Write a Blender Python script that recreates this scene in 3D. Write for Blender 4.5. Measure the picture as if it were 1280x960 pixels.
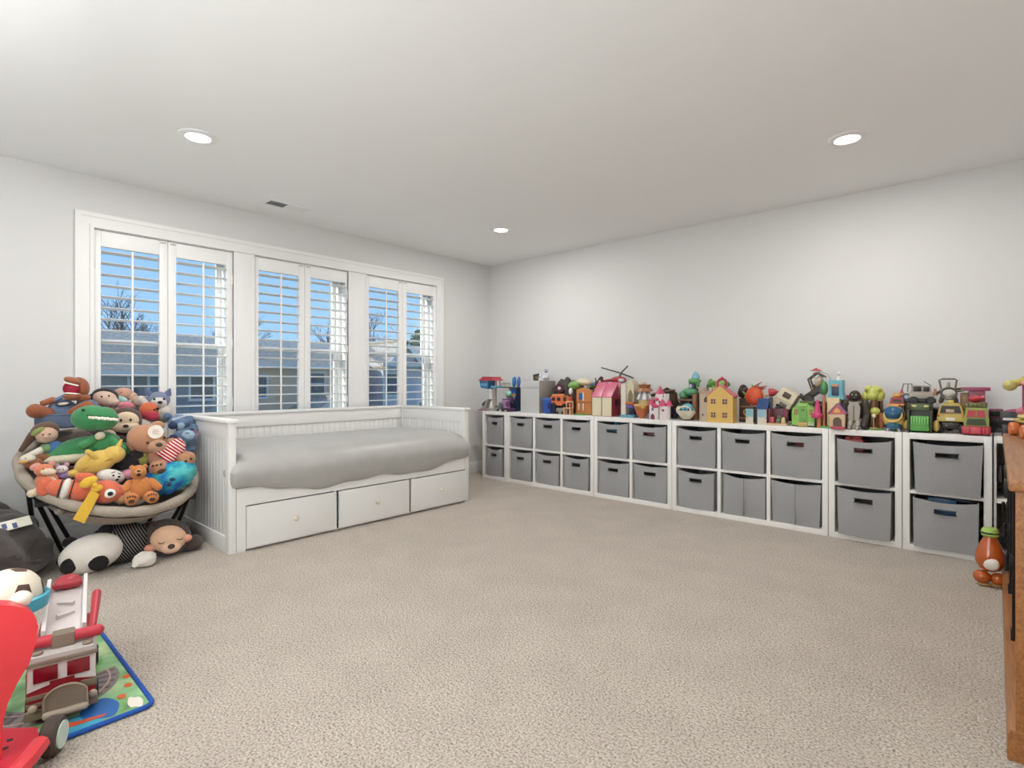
import bpy, bmesh, math, random
from mathutils import Vector, Matrix, Euler
R = math.radians
random.seed(7)
for o in list(bpy.data.objects): bpy.data.objects.remove(o)
SC = bpy.context.scene
COL = SC.collection

# ------------------------------------------------------------------ camera
cd = bpy.data.cameras.new('camera'); cam = bpy.data.objects.new('camera', cd); COL.objects.link(cam)
cam.location = (4.52, -4.62, 1.055)
cam.rotation_euler = (R(90), 0, math.atan2(.669, .743))
cd.sensor_width = 36; cd.lens = 18.9; cd.shift_y = -.0023; cd.clip_start = .02; cd.clip_end = 300
SC.camera = cam

# ------------------------------------------------------------------ world, sun, exposure
w = bpy.data.worlds.new('world'); SC.world = w; w.use_nodes = True
nt = w.node_tree; bg = nt.nodes['Background']
tcw = nt.nodes.new('ShaderNodeTexCoord'); sx = nt.nodes.new('ShaderNodeSeparateXYZ'); rw = nt.nodes.new('ShaderNodeValToRGB')
nt.links.new(tcw.outputs['Generated'], sx.inputs[0]); nt.links.new(sx.outputs[2], rw.inputs[0]); nt.links.new(rw.outputs[0], bg.inputs[0])
for p_, c_ in ((0, (.40,.64,.95,1)), (.10, (.15,.40,.92,1)), (1, (.10,.30,.80,1))):
    e_ = rw.color_ramp.elements[0] if p_ == 0 else rw.color_ramp.elements[1] if p_ == 1 else rw.color_ramp.elements.new(p_)
    e_.position = p_; e_.color = c_
bg.inputs[1].default_value = 1.25
sd = bpy.data.lights.new('sun', 'SUN'); sd.energy = 5; sd.angle = R(.6); sd.color = (1, .95, .86)
sun = bpy.data.objects.new('sun', sd); COL.objects.link(sun)
sun.rotation_euler = Vector((.3, 1, -.4)).to_track_quat('-Z', 'Y').to_euler()
SC.view_settings.view_transform = 'Standard'; SC.view_settings.look = 'None'
SC.view_settings.exposure = 0.0; SC.view_settings.gamma = 1; SC.view_settings.use_curve_mapping = False
LAMP_W = 15.0          # each ceiling downlight
# stand-in lamp added for the photographer's flash, bounced off the wall behind the camera
fd = bpy.data.lights.new('bounce_flash', 'AREA'); fd.shape = 'DISK'; fd.size = .6; fd.energy = 66; fd.color = (.93, .97, 1)
flash = bpy.data.objects.new('bounce_flash', fd); COL.objects.link(flash); flash.location = (3.2, -4.85, 1.5)
flash.rotation_euler = Vector((-.25, -1, .45)).to_track_quat('-Z', 'Y').to_euler()
fd2 = bpy.data.lights.new('ceiling_fill', 'AREA'); fd2.shape = 'DISK'; fd2.size = 1.4; fd2.energy = 22; fd2.color = (.93, .97, 1)  # second unseen fill lamp, added to brighten the ceiling
fill2 = bpy.data.objects.new('ceiling_fill', fd2); COL.objects.link(fill2); fill2.location = (3.3, -5.2, .8)
fill2.rotation_euler = Vector((-.25, .55, 1)).to_track_quat('-Z', 'Y').to_euler()

# ------------------------------------------------------------------ materials
def H(h):
    h = h.lstrip('#'); v = [int(h[i:i+2], 16)/255 for i in (0, 2, 4)]
    return tuple(c/12.92 if c <= .04045 else ((c+.055)/1.055)**2.4 for c in v)
MC = {}
def mat(col, rough=.5, metal=0, bump=0, scale=60, var=0, sheen=0, coat=0, kind='', detail=2, name=None):
    key = (col, rough, metal, bump, scale, var, sheen, coat, kind, detail)
    if key in MC: return MC[key]
    m = bpy.data.materials.new(name or ('m_'+str(len(MC)))); m.use_nodes = True; MC[key] = m
    n = m.node_tree.nodes; L = m.node_tree.links; b = n['Principled BSDF']
    c = H(col) if isinstance(col, str) else col
    b.inputs['Base Color'].default_value = (*c, 1); b.inputs['Roughness'].default_value = rough
    b.inputs['Metallic'].default_value = metal
    b.inputs['Sheen Weight'].default_value = sheen; b.inputs['Coat Weight'].default_value = coat
    m.diffuse_color = (*c, 1)
    if bump or var:
        tc = n.new('ShaderNodeTexCoord'); ns = n.new('ShaderNodeTexNoise'); ns.inputs['Scale'].default_value = scale; ns.inputs['Detail'].default_value = detail
        L.new(tc.outputs['Object'], ns.inputs['Vector'])
        if bump:
            bp = n.new('ShaderNodeBump'); bp.inputs['Strength'].default_value = bump; bp.inputs['Distance'].default_value = .004
            L.new(ns.outputs[0], bp.inputs['Height']); L.new(bp.outputs[0], b.inputs['Normal'])
        if var:
            r = n.new('ShaderNodeValToRGB'); r.color_ramp.elements[0].position = .3; r.color_ramp.elements[1].position = .7
            r.color_ramp.elements[0].color = (*[x*(1-var) for x in c], 1); r.color_ramp.elements[1].color = (*[min(1, x*(1+var)) for x in c], 1)
            L.new(ns.outputs[0], r.inputs[0]); L.new(r.outputs[0], b.inputs['Base Color'])
    return m
def soft(c, k=.86, g=.13):
    v = H(c) if isinstance(c, str) else c; l = .3*v[0]+.59*v[1]+.11*v[2]
    return tuple(round((x*(1-g)+l*g)*k, 4) for x in v)
def PL(c): return mat(soft(c), .38)                       # toy plastic
def PLU(c): return mat(soft(c, .84, .14), .95, bump=.7, scale=140, var=.10, sheen=.25)   # plush
def FAB(c): return mat(c, .9, bump=.4, scale=220, var=.06)
def as_mat(m): return PL(m) if isinstance(m, str) else m

# ------------------------------------------------------------------ geometry: shapes are (verts, faces)
def xf(s, M): return [tuple(M @ Vector(v)) for v in s[0]], s[1]
def rotm(r): return Euler([R(a) for a in r]).to_matrix().to_4x4()
def put(s, loc=(0,0,0), rot=(0,0,0), sc=1):
    sc = sc if isinstance(sc, tuple) else (sc,)*3
    return xf(s, Matrix.Translation(loc) @ rotm(rot) @ Matrix.Diagonal((*sc, 1)))
def join(*ss):
    V = []; Fs = []
    for v, f in ss:
        k = len(V); V += v; Fs += [tuple(i+k for i in q) for q in f]
    return V, Fs
def bx(c, s, rot=None, b=0):
    """box by centre and size, chamfered by b"""
    if b:
        bm = bmesh.new(); bmesh.ops.create_cube(bm, size=1)
        for v in bm.verts: v.co = Vector((v.co.x*s[0], v.co.y*s[1], v.co.z*s[2]))
        bmesh.ops.bevel(bm, geom=list(bm.edges), offset=min(b, min(s)*.45), segments=2, affect='EDGES', profile=.6)
        bm.verts.index_update(); V = [tuple(v.co) for v in bm.verts]; Fs = [tuple(v.index for v in f.verts) for f in bm.faces]; bm.free()
    else:
        x, y, z = s[0]/2, s[1]/2, s[2]/2
        V = [(-x,-y,-z),(x,-y,-z),(x,y,-z),(-x,y,-z),(-x,-y,z),(x,-y,z),(x,y,z),(-x,y,z)]
        Fs = [(3,2,1,0),(4,5,6,7),(0,1,5,4),(1,2,6,5),(2,3,7,6),(3,0,4,7)]
    return put((V, Fs), c, rot or (0,0,0))
def ab(x0, x1, y0, y1, z0, z1, b=0): return bx(((x0+x1)/2, (y0+y1)/2, (z0+z1)/2), (abs(x1-x0), abs(y1-y0), abs(z1-z0)), None, b)
def cy(p0, p1, r0, r1=None, n=16):
    r1 = r0 if r1 is None else r1
    p0 = Vector(p0); p1 = Vector(p1); d = (p1-p0); q = d.to_track_quat('Z', 'Y').to_matrix()
    V = []; Fs = []
    for p, r in ((p0, r0), (p1, r1)):
        for i in range(n):
            a = 2*math.pi*i/n; V.append(tuple(p + q @ Vector((r*math.cos(a), r*math.sin(a), 0))))
    for i in range(n): j = (i+1) % n; Fs.append((i, j, n+j, n+i))
    Fs.append(tuple(range(n-1, -1, -1))); Fs.append(tuple(range(n, 2*n)))
    return V, Fs
def sp(c, r, rot=(0,0,0), n=16, m=10, sq=1.0):
    """ellipsoid; sq<1 makes it boxier"""
    r = r if isinstance(r, tuple) else (r,)*3
    def s_(v): return math.copysign(abs(v)**sq, v)
    V = [(0,0,-1)]; Fs = []
    for i in range(1, m):
        t = -math.pi/2 + math.pi*i/m
        for j in range(n):
            a = 2*math.pi*j/n; V.append((s_(math.cos(t))*s_(math.cos(a)), s_(math.cos(t))*s_(math.sin(a)), s_(math.sin(t))))
    V.append((0,0,1)); e = len(V)-1
    for j in range(n): Fs.append((0, 1+(j+1) % n, 1+j))
    for i in range(m-2):
        for j in range(n):
            a = 1+i*n+j; b_ = 1+i*n+(j+1) % n; Fs.append((a, b_, b_+n, a+n))
    k = 1+(m-2)*n
    for j in range(n): Fs.append((k+j, k+(j+1) % n, e))
    return xf((V, Fs), Matrix.Translation(c) @ rotm(rot) @ Matrix.Diagonal((*r, 1)))
def tube(P, r, n=8, closed=False):
    P = [Vector(p) for p in P]; N = len(P); V = []; Fs = []
    rr = r if isinstance(r, (list, tuple)) else [r]*N
    up = None
    for i, p in enumerate(P):
        a = P[i-1] if (i or closed) else p; b_ = P[(i+1) % N] if (i < N-1 or closed) else p
        d = (b_-a).normalized()
        if up is None: up = d.orthogonal().normalized()
        up = (up - d*up.dot(d)).normalized(); s = d.cross(up)
        for j in range(n):
            t = 2*math.pi*j/n; V.append(tuple(p + (up*math.cos(t) + s*math.sin(t))*rr[i]))
    for i in range(N if closed else N-1):
        for j in range(n):
            k = (i+1) % N; Fs.append((i*n+j, i*n+(j+1) % n, k*n+(j+1) % n, k*n+j))
    if not closed: Fs.append(tuple(range(n-1, -1, -1))); Fs.append(tuple((N-1)*n+j for j in range(n)))
    return V, Fs
def lathe(prof, n=20, c=(0,0,0), rot=(0,0,0), cap=True):
    V = []; Fs = []
    for r, z in prof:
        for i in range(n): a = 2*math.pi*i/n; V.append((r*math.cos(a), r*math.sin(a), z))
    for k in range(len(prof)-1):
        for i in range(n): j = (i+1) % n; Fs.append((k*n+i, k*n+j, (k+1)*n+j, (k+1)*n+i))
    if cap:
        Fs.append(tuple(range(n-1, -1, -1))); Fs.append(tuple((len(prof)-1)*n+i for i in range(n)))
    return put((V, Fs), c, rot)
def pris(poly, y0, y1):
    """polygon in (x, z), counter-clockwise seen from the front (-y), extruded from y0 to y1"""
    n = len(poly); V = [(x, y0, z) for x, z in poly] + [(x, y1, z) for x, z in poly]
    Fs = [tuple(range(n)), tuple(range(2*n-1, n-1, -1))] + [(i, n+i, n+(i+1) % n, (i+1) % n) for i in range(n)]
    return V, Fs
def torus(c, RR, r, rot=(0,0,0), n=24, m=8, arc=360):
    P = [(RR*math.cos(R(arc*i/n)), RR*math.sin(R(arc*i/n)), 0) for i in range(n if arc == 360 else n+1)]
    return put(tube(P, r, m, closed=(arc == 360)), c, rot)
def disc(c, r, th, axis='y', n=20):
    d = {'x': (th/2,0,0), 'y': (0,th/2,0), 'z': (0,0,th/2)}[axis]; c = Vector(c); d = Vector(d)
    return cy(c-d, c+d, r, r, n)
def wheel(c, r, wd, axis='y'):
    s = lathe([(r*.55,-wd/2),(r*.86,-wd/2),(r,-wd*.3),(r,wd*.3),(r*.86,wd/2),(r*.55,wd/2)], 18)
    return put(s, c, {'y': (90,0,0), 'x': (0,90,0)}[axis])

# ------------------------------------------------------------------ objects
def mesh(name, s, m, parent=None, smooth=40):
    me = bpy.data.meshes.new(name); me.from_pydata(s[0], [], s[1]); me.update()
    bm = bmesh.new(); bm.from_mesh(me); bmesh.ops.recalc_face_normals(bm, faces=bm.faces); bm.to_mesh(me); bm.free()
    if smooth:
        me.polygons.foreach_set('use_smooth', [True]*len(me.polygons)); me.set_sharp_from_angle(angle=R(smooth))
    me.materials.append(as_mat(m))
    o = bpy.data.objects.new(name, me); COL.objects.link(o)
    if parent is not None: o.parent = parent
    return o
def tag(o, label=None, cat=None, group=None, kind=None):
    if label: o['label'] = label
    if cat: o['category'] = cat
    if group: o['group'] = group
    if kind: o['kind'] = kind
    return o
def thing(name, label, cat, loc=(0,0,0), rz=0, group=None, rot=None, kind=None):
    o = bpy.data.objects.new(name, None); COL.objects.link(o); o.empty_display_size = .05
    o.location = loc; o.rotation_euler = tuple(R(a) for a in rot) if rot else (0, 0, R(rz))
    return tag(o, label, cat, group, kind)
def part(p, name, m, *ss, smooth=40, label=None):
    o = mesh(name, join(*ss), m, p, smooth)
    if label: o['label'] = label
    return o
def struct(name, s, m, parent=None, smooth=0, label=None):
    o = mesh(name, s, m, parent, smooth)
    if parent is None: o['kind'] = 'structure'
    if label: o['label'] = label
    return o
def clone(o, parent=None):
    c = o.copy(); COL.objects.link(c); c.parent = parent
    for ch in list(o.children): clone(ch, c)
    return c
# ================================================================== ROOM
H_ROOM = 2.44; XR = 5.15; YF = -5.6
wallm = mat('#dcdbd9', .9, bump=.05, scale=300, name='wall_paint')
ceilm = mat('#f3f3f2', .95, bump=.04, scale=260, name='ceiling_paint')
trimm = mat('#eeedeb', .45, name='white_trim')
# carpet: short twisted beige pile
cm = bpy.data.materials.new('carpet'); cm.use_nodes = True
n = cm.node_tree.nodes; L = cm.node_tree.links; b = n['Principled BSDF']; b.inputs['Roughness'].default_value = 1; b.inputs['Sheen Weight'].default_value = .15
tc = n.new('ShaderNodeTexCoord')
vo = n.new('ShaderNodeTexVoronoi'); vo.inputs['Scale'].default_value = 110; vo.inputs['Randomness'].default_value = 1
n1 = n.new('ShaderNodeTexNoise'); n1.inputs['Scale'].default_value = 130; n1.inputs['Detail'].default_value = 4
n2 = n.new('ShaderNodeTexNoise'); n2.inputs['Scale'].default_value = 4; n2.inputs['Detail'].default_value = 3
for t in (vo, n1, n2): L.new(tc.outputs['Object'], t.inputs['Vector'])
r = n.new('ShaderNodeValToRGB'); e = r.color_ramp.elements
e[0].position = .33; e[0].color = (*H('#8a7e70'), 1); e[1].position = .62; e[1].color = (*H('#d3c8ba'), 1)
e2 = r.color_ramp.elements.new(.47); e2.color = (*H('#beb2a3'), 1)
L.new(n1.outputs[0], r.inputs[0])
mx = n.new('ShaderNodeMix'); mx.data_type = 'RGBA'; mx.blend_type = 'MULTIPLY'; mx.inputs[0].default_value = .35
r2 = n.new('ShaderNodeValToRGB'); r2.color_ramp.elements[0].color = (.75,.75,.75,1); r2.color_ramp.elements[0].position = .35; r2.color_ramp.elements[1].position = .65
L.new(n2.outputs[0], r2.inputs[0]); L.new(r.outputs[0], mx.inputs[6]); L.new(r2.outputs[0], mx.inputs[7]); L.new(mx.outputs[2], b.inputs['Base Color'])
ad = n.new('ShaderNodeMath'); ad.operation = 'SUBTRACT'; L.new(n1.outputs[0], ad.inputs[0]); L.new(vo.outputs['Distance'], ad.inputs[1])
bp = n.new('ShaderNodeBump'); bp.inputs['Strength'].default_value = .8; bp.inputs['Distance'].default_value = .010
L.new(ad.outputs[0], bp.inputs['Height']); L.new(bp.outputs[0], b.inputs['Normal'])

struct('floor', ab(-.2, XR+.2, YF-.2, .2, -.25, 0), cm)
struct('ceiling', ab(-.2, XR+.2, YF-.2, .2, H_ROOM, H_ROOM+.2), ceilm)
struct('wall_back', ab(-.2, XR+.2, 0, .2, 0, H_ROOM), wallm)
struct('wall_right', ab(XR, XR+.2, YF, 0, 0, H_ROOM), wallm)
struct('wall_front', ab(-.2, XR+.2, YF-.2, YF, 0, H_ROOM), wallm)
WIN = [(-3.815, -2.925), (-2.76, -1.905), (-1.705, -.835)]; ZS, ZT = .62, 2.085
ps = [ab(-.2, 0, YF, 0, 0, ZS), ab(-.2, 0, YF, 0, ZT, H_ROOM)]
ys = [YF] + [v for q in WIN for v in q] + [0]
for i in range(0, len(ys), 2): ps.append(ab(-.2, 0, ys[i], ys[i+1], ZS, ZT))
struct('wall_left', join(*ps), wallm)
def bb(x0, x1, y0, y1, nx, ny):
    """baseboard: board and a thinner moulded top"""
    return join(ab(x0, x1, y0, y1, 0, .1, .003), ab(x0+(.006 if nx < 0 else 0), x1-(.006 if nx > 0 else 0), y0+(.006 if ny < 0 else 0), y1-(.006 if ny > 0 else 0), .1, .125, .004))
struct('baseboard_left', bb(0, .016, YF, -.016, 1, 0), trimm)
struct('baseboard_back', bb(0, XR, -.016, 0, 0, -1), trimm)
struct('baseboard_right', bb(XR-.016, XR, YF, -.016, -1, 0), trimm)
# casing round the three windows: stepped profile, with the two mullion boards
ca = []
for (d0, d1, x) in ((0, .028, .026), (.028, .078, .018), (.078, .10, .03)):   # distance from the outer edge
    ca += [ab(.001, x, -3.916+d0, -3.916+d1, .64, 2.19-d1), ab(.001, x, -.743-d1, -.743-d0, .64, 2.19-d1), ab(.001, x, -3.916+d0, -.743-d0, 2.19-d1, 2.19-d0)]
struct('trim_1', join(*ca), trimm, smooth=30)
for k, (a, b_) in enumerate(((WIN[0][1], WIN[1][0]), (WIN[1][1], WIN[2][0]))):
    struct('trim_%d' % (k+2), join(ab(0, .016, a, b_, .64, 2.09, .003), ab(.0, .02, a, a+.02, .64, 2.09, .002), ab(0, .02, b_-.02, b_, .64, 2.09, .002)), trimm, smooth=30)
struct('trim_4', join(ab(-.02, .055, -3.95, -.71, .60, .635, .006), ab(.001, .018, -3.916, -.743, .5, .6, .004)), trimm, smooth=30)

# windows: vinyl frame, upper and lower sash, panes, screen on the lower half
gl = bpy.data.materials.new('window_glass'); gl.use_nodes = True
n = gl.node_tree.nodes; L = gl.node_tree.links; n.remove(n['Principled BSDF'])
tr = n.new('ShaderNodeBsdfTransparent'); tr.inputs[0].default_value = (.93,.97,.97,1); gs = n.new('ShaderNodeBsdfGlossy'); gs.inputs['Roughness'].default_value = .02
ms = n.new('ShaderNodeMixShader'); ms.inputs[0].default_value = .05
L.new(tr.outputs[0], ms.inputs[1]); L.new(gs.outputs[0], ms.inputs[2]); L.new(ms.outputs[0], n['Material Output'].inputs[0])
scr = bpy.data.materials.new('insect_screen'); scr.use_nodes = True
n = scr.node_tree.nodes; L = scr.node_tree.links; b = n['Principled BSDF']; b.inputs['Base Color'].default_value = (.2,.2,.2,1)
tr = n.new('ShaderNodeBsdfTransparent'); ms = n.new('ShaderNodeMixShader'); ms.inputs[0].default_value = .15
L.new(tr.outputs[0], ms.inputs[1]); L.new(b.outputs[0], ms.inputs[2]); L.new(ms.outputs[0], n['Material Output'].inputs[0])
shm = mat('#f2f1ef', .4, name='shutter_white')
vin = mat('#f4f4f2', .35, name='vinyl')
def ring(y0, y1, z0, z1, w_, x0, x1): return join(ab(x0, x1, y0, y0+w_, z0, z1, .003), ab(x0, x1, y1-w_, y1, z0, z1, .003), ab(x0, x1, y0+w_, y1-w_, z1-w_, z1, .003), ab(x0, x1, y0+w_, y1-w_, z0, z0+w_, .003))
for k, (y0, y1) in enumerate(WIN):
    wn = thing('window_%d' % (k+1), None, None, (0,0,0), kind='structure')
    part(wn, 'window_frame', vin, ring(y0, y1, ZS, ZT, .03, -.2, -.11))
    part(wn, 'shutter_frame', shm, ring(y0, y1, ZS, ZT, .014, -.07, -.03))
    zm = 1.335
    u = part(wn, 'upper_sash', vin, ring(y0+.03, y1-.03, zm-.02, ZT-.03, .035, -.19, -.16))
    part(u, 'pane', gl, ab(-.178, -.172, y0+.06, y1-.06, zm+.01, ZT-.06), smooth=0)
    l = part(wn, 'lower_sash', vin, ring(y0+.03, y1-.03, ZS+.03, zm+.02, .035, -.155, -.125))
    part(l, 'pane', gl, ab(-.143, -.137, y0+.06, y1-.06, ZS+.06, zm-.01), smooth=0)
    part(l, 'insect_screen', scr, ab(-.197, -.195, y0+.03, y1-.03, ZS+.03, zm-.02), smooth=0)

# plantation shutters: six hinged panels, each a thing
PAN = [(-3.812,-3.379,0),(-3.376,-2.928,1),(-2.757,-2.330,0),(-2.327,-1.908,1),(-1.702,-1.280,0),(-1.277,-.838,1)]
OP = [(-3.775,-3.432),(-3.324,-2.979),(-2.725,-2.383),(-2.273,-1.925),(-1.675,-1.328),(-1.228,-.878)]
ords = ['leftmost', 'second', 'third', 'fourth', 'fifth', 'rightmost']
shm = mat('#f2f1ef', .4, name='shutter_white'); stm = mat('#b9b7b0', .3, 1, name='hinge_metal')
zt, zb = 1.975, .70; pitch = .0765
lou_me = None
for i, (y0, y1, side) in enumerate(PAN):
    a, b_ = OP[i]; yc = (y0+y1)/2
    lab = ('leftmost' if i == 0 else 'rightmost' if i == 5 else ords[i] + ' from the left') + ' white louvered shutter panel on the windows'
    t = thing('plantation_shutter', lab, 'shutter', (.0, yc, .64), group='shutters on the three windows')
    A, B_ = y0-yc, y1-yc; oa, ob = a-yc, b_-yc; X0, X1 = -.028, .004
    part(t, 'stile', shm, ab(X0, X1, A, oa, 0, 2.081-.64, .003)); part(t, 'stile', shm, ab(X0, X1, ob, B_, 0, 2.081-.64, .003))
    part(t, 'rail', shm, ab(X0, X1, oa, ob, zt-.64, 2.081-.64, .003)); part(t, 'rail', shm, ab(X0, X1, oa, ob, 0, zb-.64, .003))
    nl = int((zt-zb)/pitch)+1
    if lou_me is None:
        pr = [(-.044,-.001),(-.03,-.0045),(0,-.0058),(.03,-.0045),(.044,-.001),(.044,.001),(.03,.0045),(0,.0058),(-.03,.0045),(-.044,.001)]
        V = [(x, -.5, z) for x, z in pr] + [(x, .5, z) for x, z in pr]; k = len(pr)
        lm = mesh('louver', (V, [tuple(range(k)), tuple(range(2*k-1, k-1, -1))] + [(q, (q+1) % k, k+(q+1) % k, k+q) for q in range(k)]), shm); lou_me = lm.data; bpy.data.objects.remove(lm)
    for q in range(nl):
        z = zt - .035 - q*pitch
        if z < zb: break
        o = bpy.data.objects.new('louver', lou_me); COL.objects.link(o); o.parent = t
        o.location = (-.012, (oa+ob)/2, z-.64); o.scale = (1, ob-oa-.004, 1); o.rotation_euler = (0, R(-3), 0)
    part(t, 'tilt_rod', shm, ab(.034, .044, (oa+ob)/2-.006, (oa+ob)/2+.006, zb-.62, zt-.655, .002))
    for z in (.25, .72, 1.22):
        yy = A+.004 if side == 0 else B_-.004
        part(t, 'hinge', shm, cy((.006, yy, z-.035), (.006, yy, z+.035), .006, n=8))
    part(t, 'catch', stm, bx((.007, (B_-.03) if side == 0 else A+.03, 2.066-.64), (.006, .035, .006)))

# ------------------------------------------------------------------ downlights and vent
em = bpy.data.materials.new('lamp_lens'); em.use_nodes = True
b = em.node_tree.nodes['Principled BSDF']; b.inputs['Emission Color'].default_value = (1,.98,.94,1); b.inputs['Emission Strength'].default_value = 6
for x, y, lab in ((1.17,-3.55,'round recessed ceiling light over the plush toy chair'),(1.17,-1.05,'round recessed ceiling light nearest the far corner'),(3.89,-1.07,'round recessed ceiling light above the toy storage wall'),(3.89,-3.55,'round recessed ceiling light above the viewer')):
    t = thing('recessed_light', lab, 'ceiling light', (x, y, H_ROOM), group='recessed ceiling lights')
    part(t, 'trim_ring', trimm, lathe([(.062,-.004),(.066,-.010),(.085,-.009),(.098,-.004),(.10,0),(.062,0)], 36, cap=False))
    part(t, 'lens', em, lathe([(.001,-.0035),(.063,-.0035),(.063,-.001),(.001,-.001)], 36), smooth=0)
    ld = bpy.data.lights.new('lamp', 'AREA'); ld.shape = 'DISK'; ld.size = .12; ld.energy = LAMP_W; ld.color = (1,.985,.965)
    lo = bpy.data.objects.new('lamp', ld); COL.objects.link(lo); lo.parent = t; lo.location = (0,0,-.012)
t = thing('ceiling_vent', 'white louvered ceiling air vent above the windows', 'vent', (.37,-2.66,H_ROOM))
part(t, 'vent_frame', trimm, *[put(q) for q in (ab(-.075,-.055,-.17,.17,-.008,0), ab(.055,.075,-.17,.17,-.008,0), ab(-.055,.055,-.17,-.15,-.008,0), ab(-.055,.055,.15,.17,-.008,0), ab(-.055,.055,-.008,.008,-.008,0))])
part(t, 'vent_duct', mat('#6e6e6e', .8), ab(-.055,.055,-.15,.15,-.001,0))
for k in range(18):
    y = -.142 + k*.0165 + (.008 if k > 8 else 0)
    part(t, 'vane', trimm, bx((0, y, -.005), (.11, .011, .0012), (35 if k < 9 else -35, 0, 0)))
# ================================================================== OUTSIDE
GZ = -3.2
def siding(c):
    m = bpy.data.materials.new('siding'); m.use_nodes = True; n = m.node_tree.nodes; L = m.node_tree.links; b = n['Principled BSDF']
    b.inputs['Base Color'].default_value = (*H(c), 1); b.inputs['Roughness'].default_value = .7
    tc = n.new('ShaderNodeTexCoord'); wv = n.new('ShaderNodeTexWave'); wv.bands_direction = 'Z'; wv.wave_profile = 'SAW'; wv.inputs['Scale'].default_value = 1.6
    bp = n.new('ShaderNodeBump'); bp.inputs['Strength'].default_value = .5; bp.inputs['Distance'].default_value = .02
    L.new(tc.outputs['Object'], wv.inputs['Vector']); L.new(wv.outputs[0], bp.inputs['Height']); L.new(bp.outputs[0], b.inputs['Normal'])
    return m
shing = mat('#b3a99b', .95, bump=.5, scale=6, var=.25, name='shingles')
tarm = mat('#5a5a5c', .95, var=.1, scale=2); lawn = mat('#7d8255', 1, bump=.5, scale=3, var=.25, name='lawn')
ow = mat('#ecebe6', .6); pane = mat('#4a5560', .12); doorm = mat('#4a3a33', .6)
struct('ground', ab(-60, -.6, -40, 60, GZ-.3, GZ), lawn)
struct('road', ab(-15, -9, -40, 60, GZ, GZ+.02), tarm)
struct('pavement', ab(-17, -15.6, -40, 60, GZ, GZ+.04), mat('#b3aea4', .9))
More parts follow.
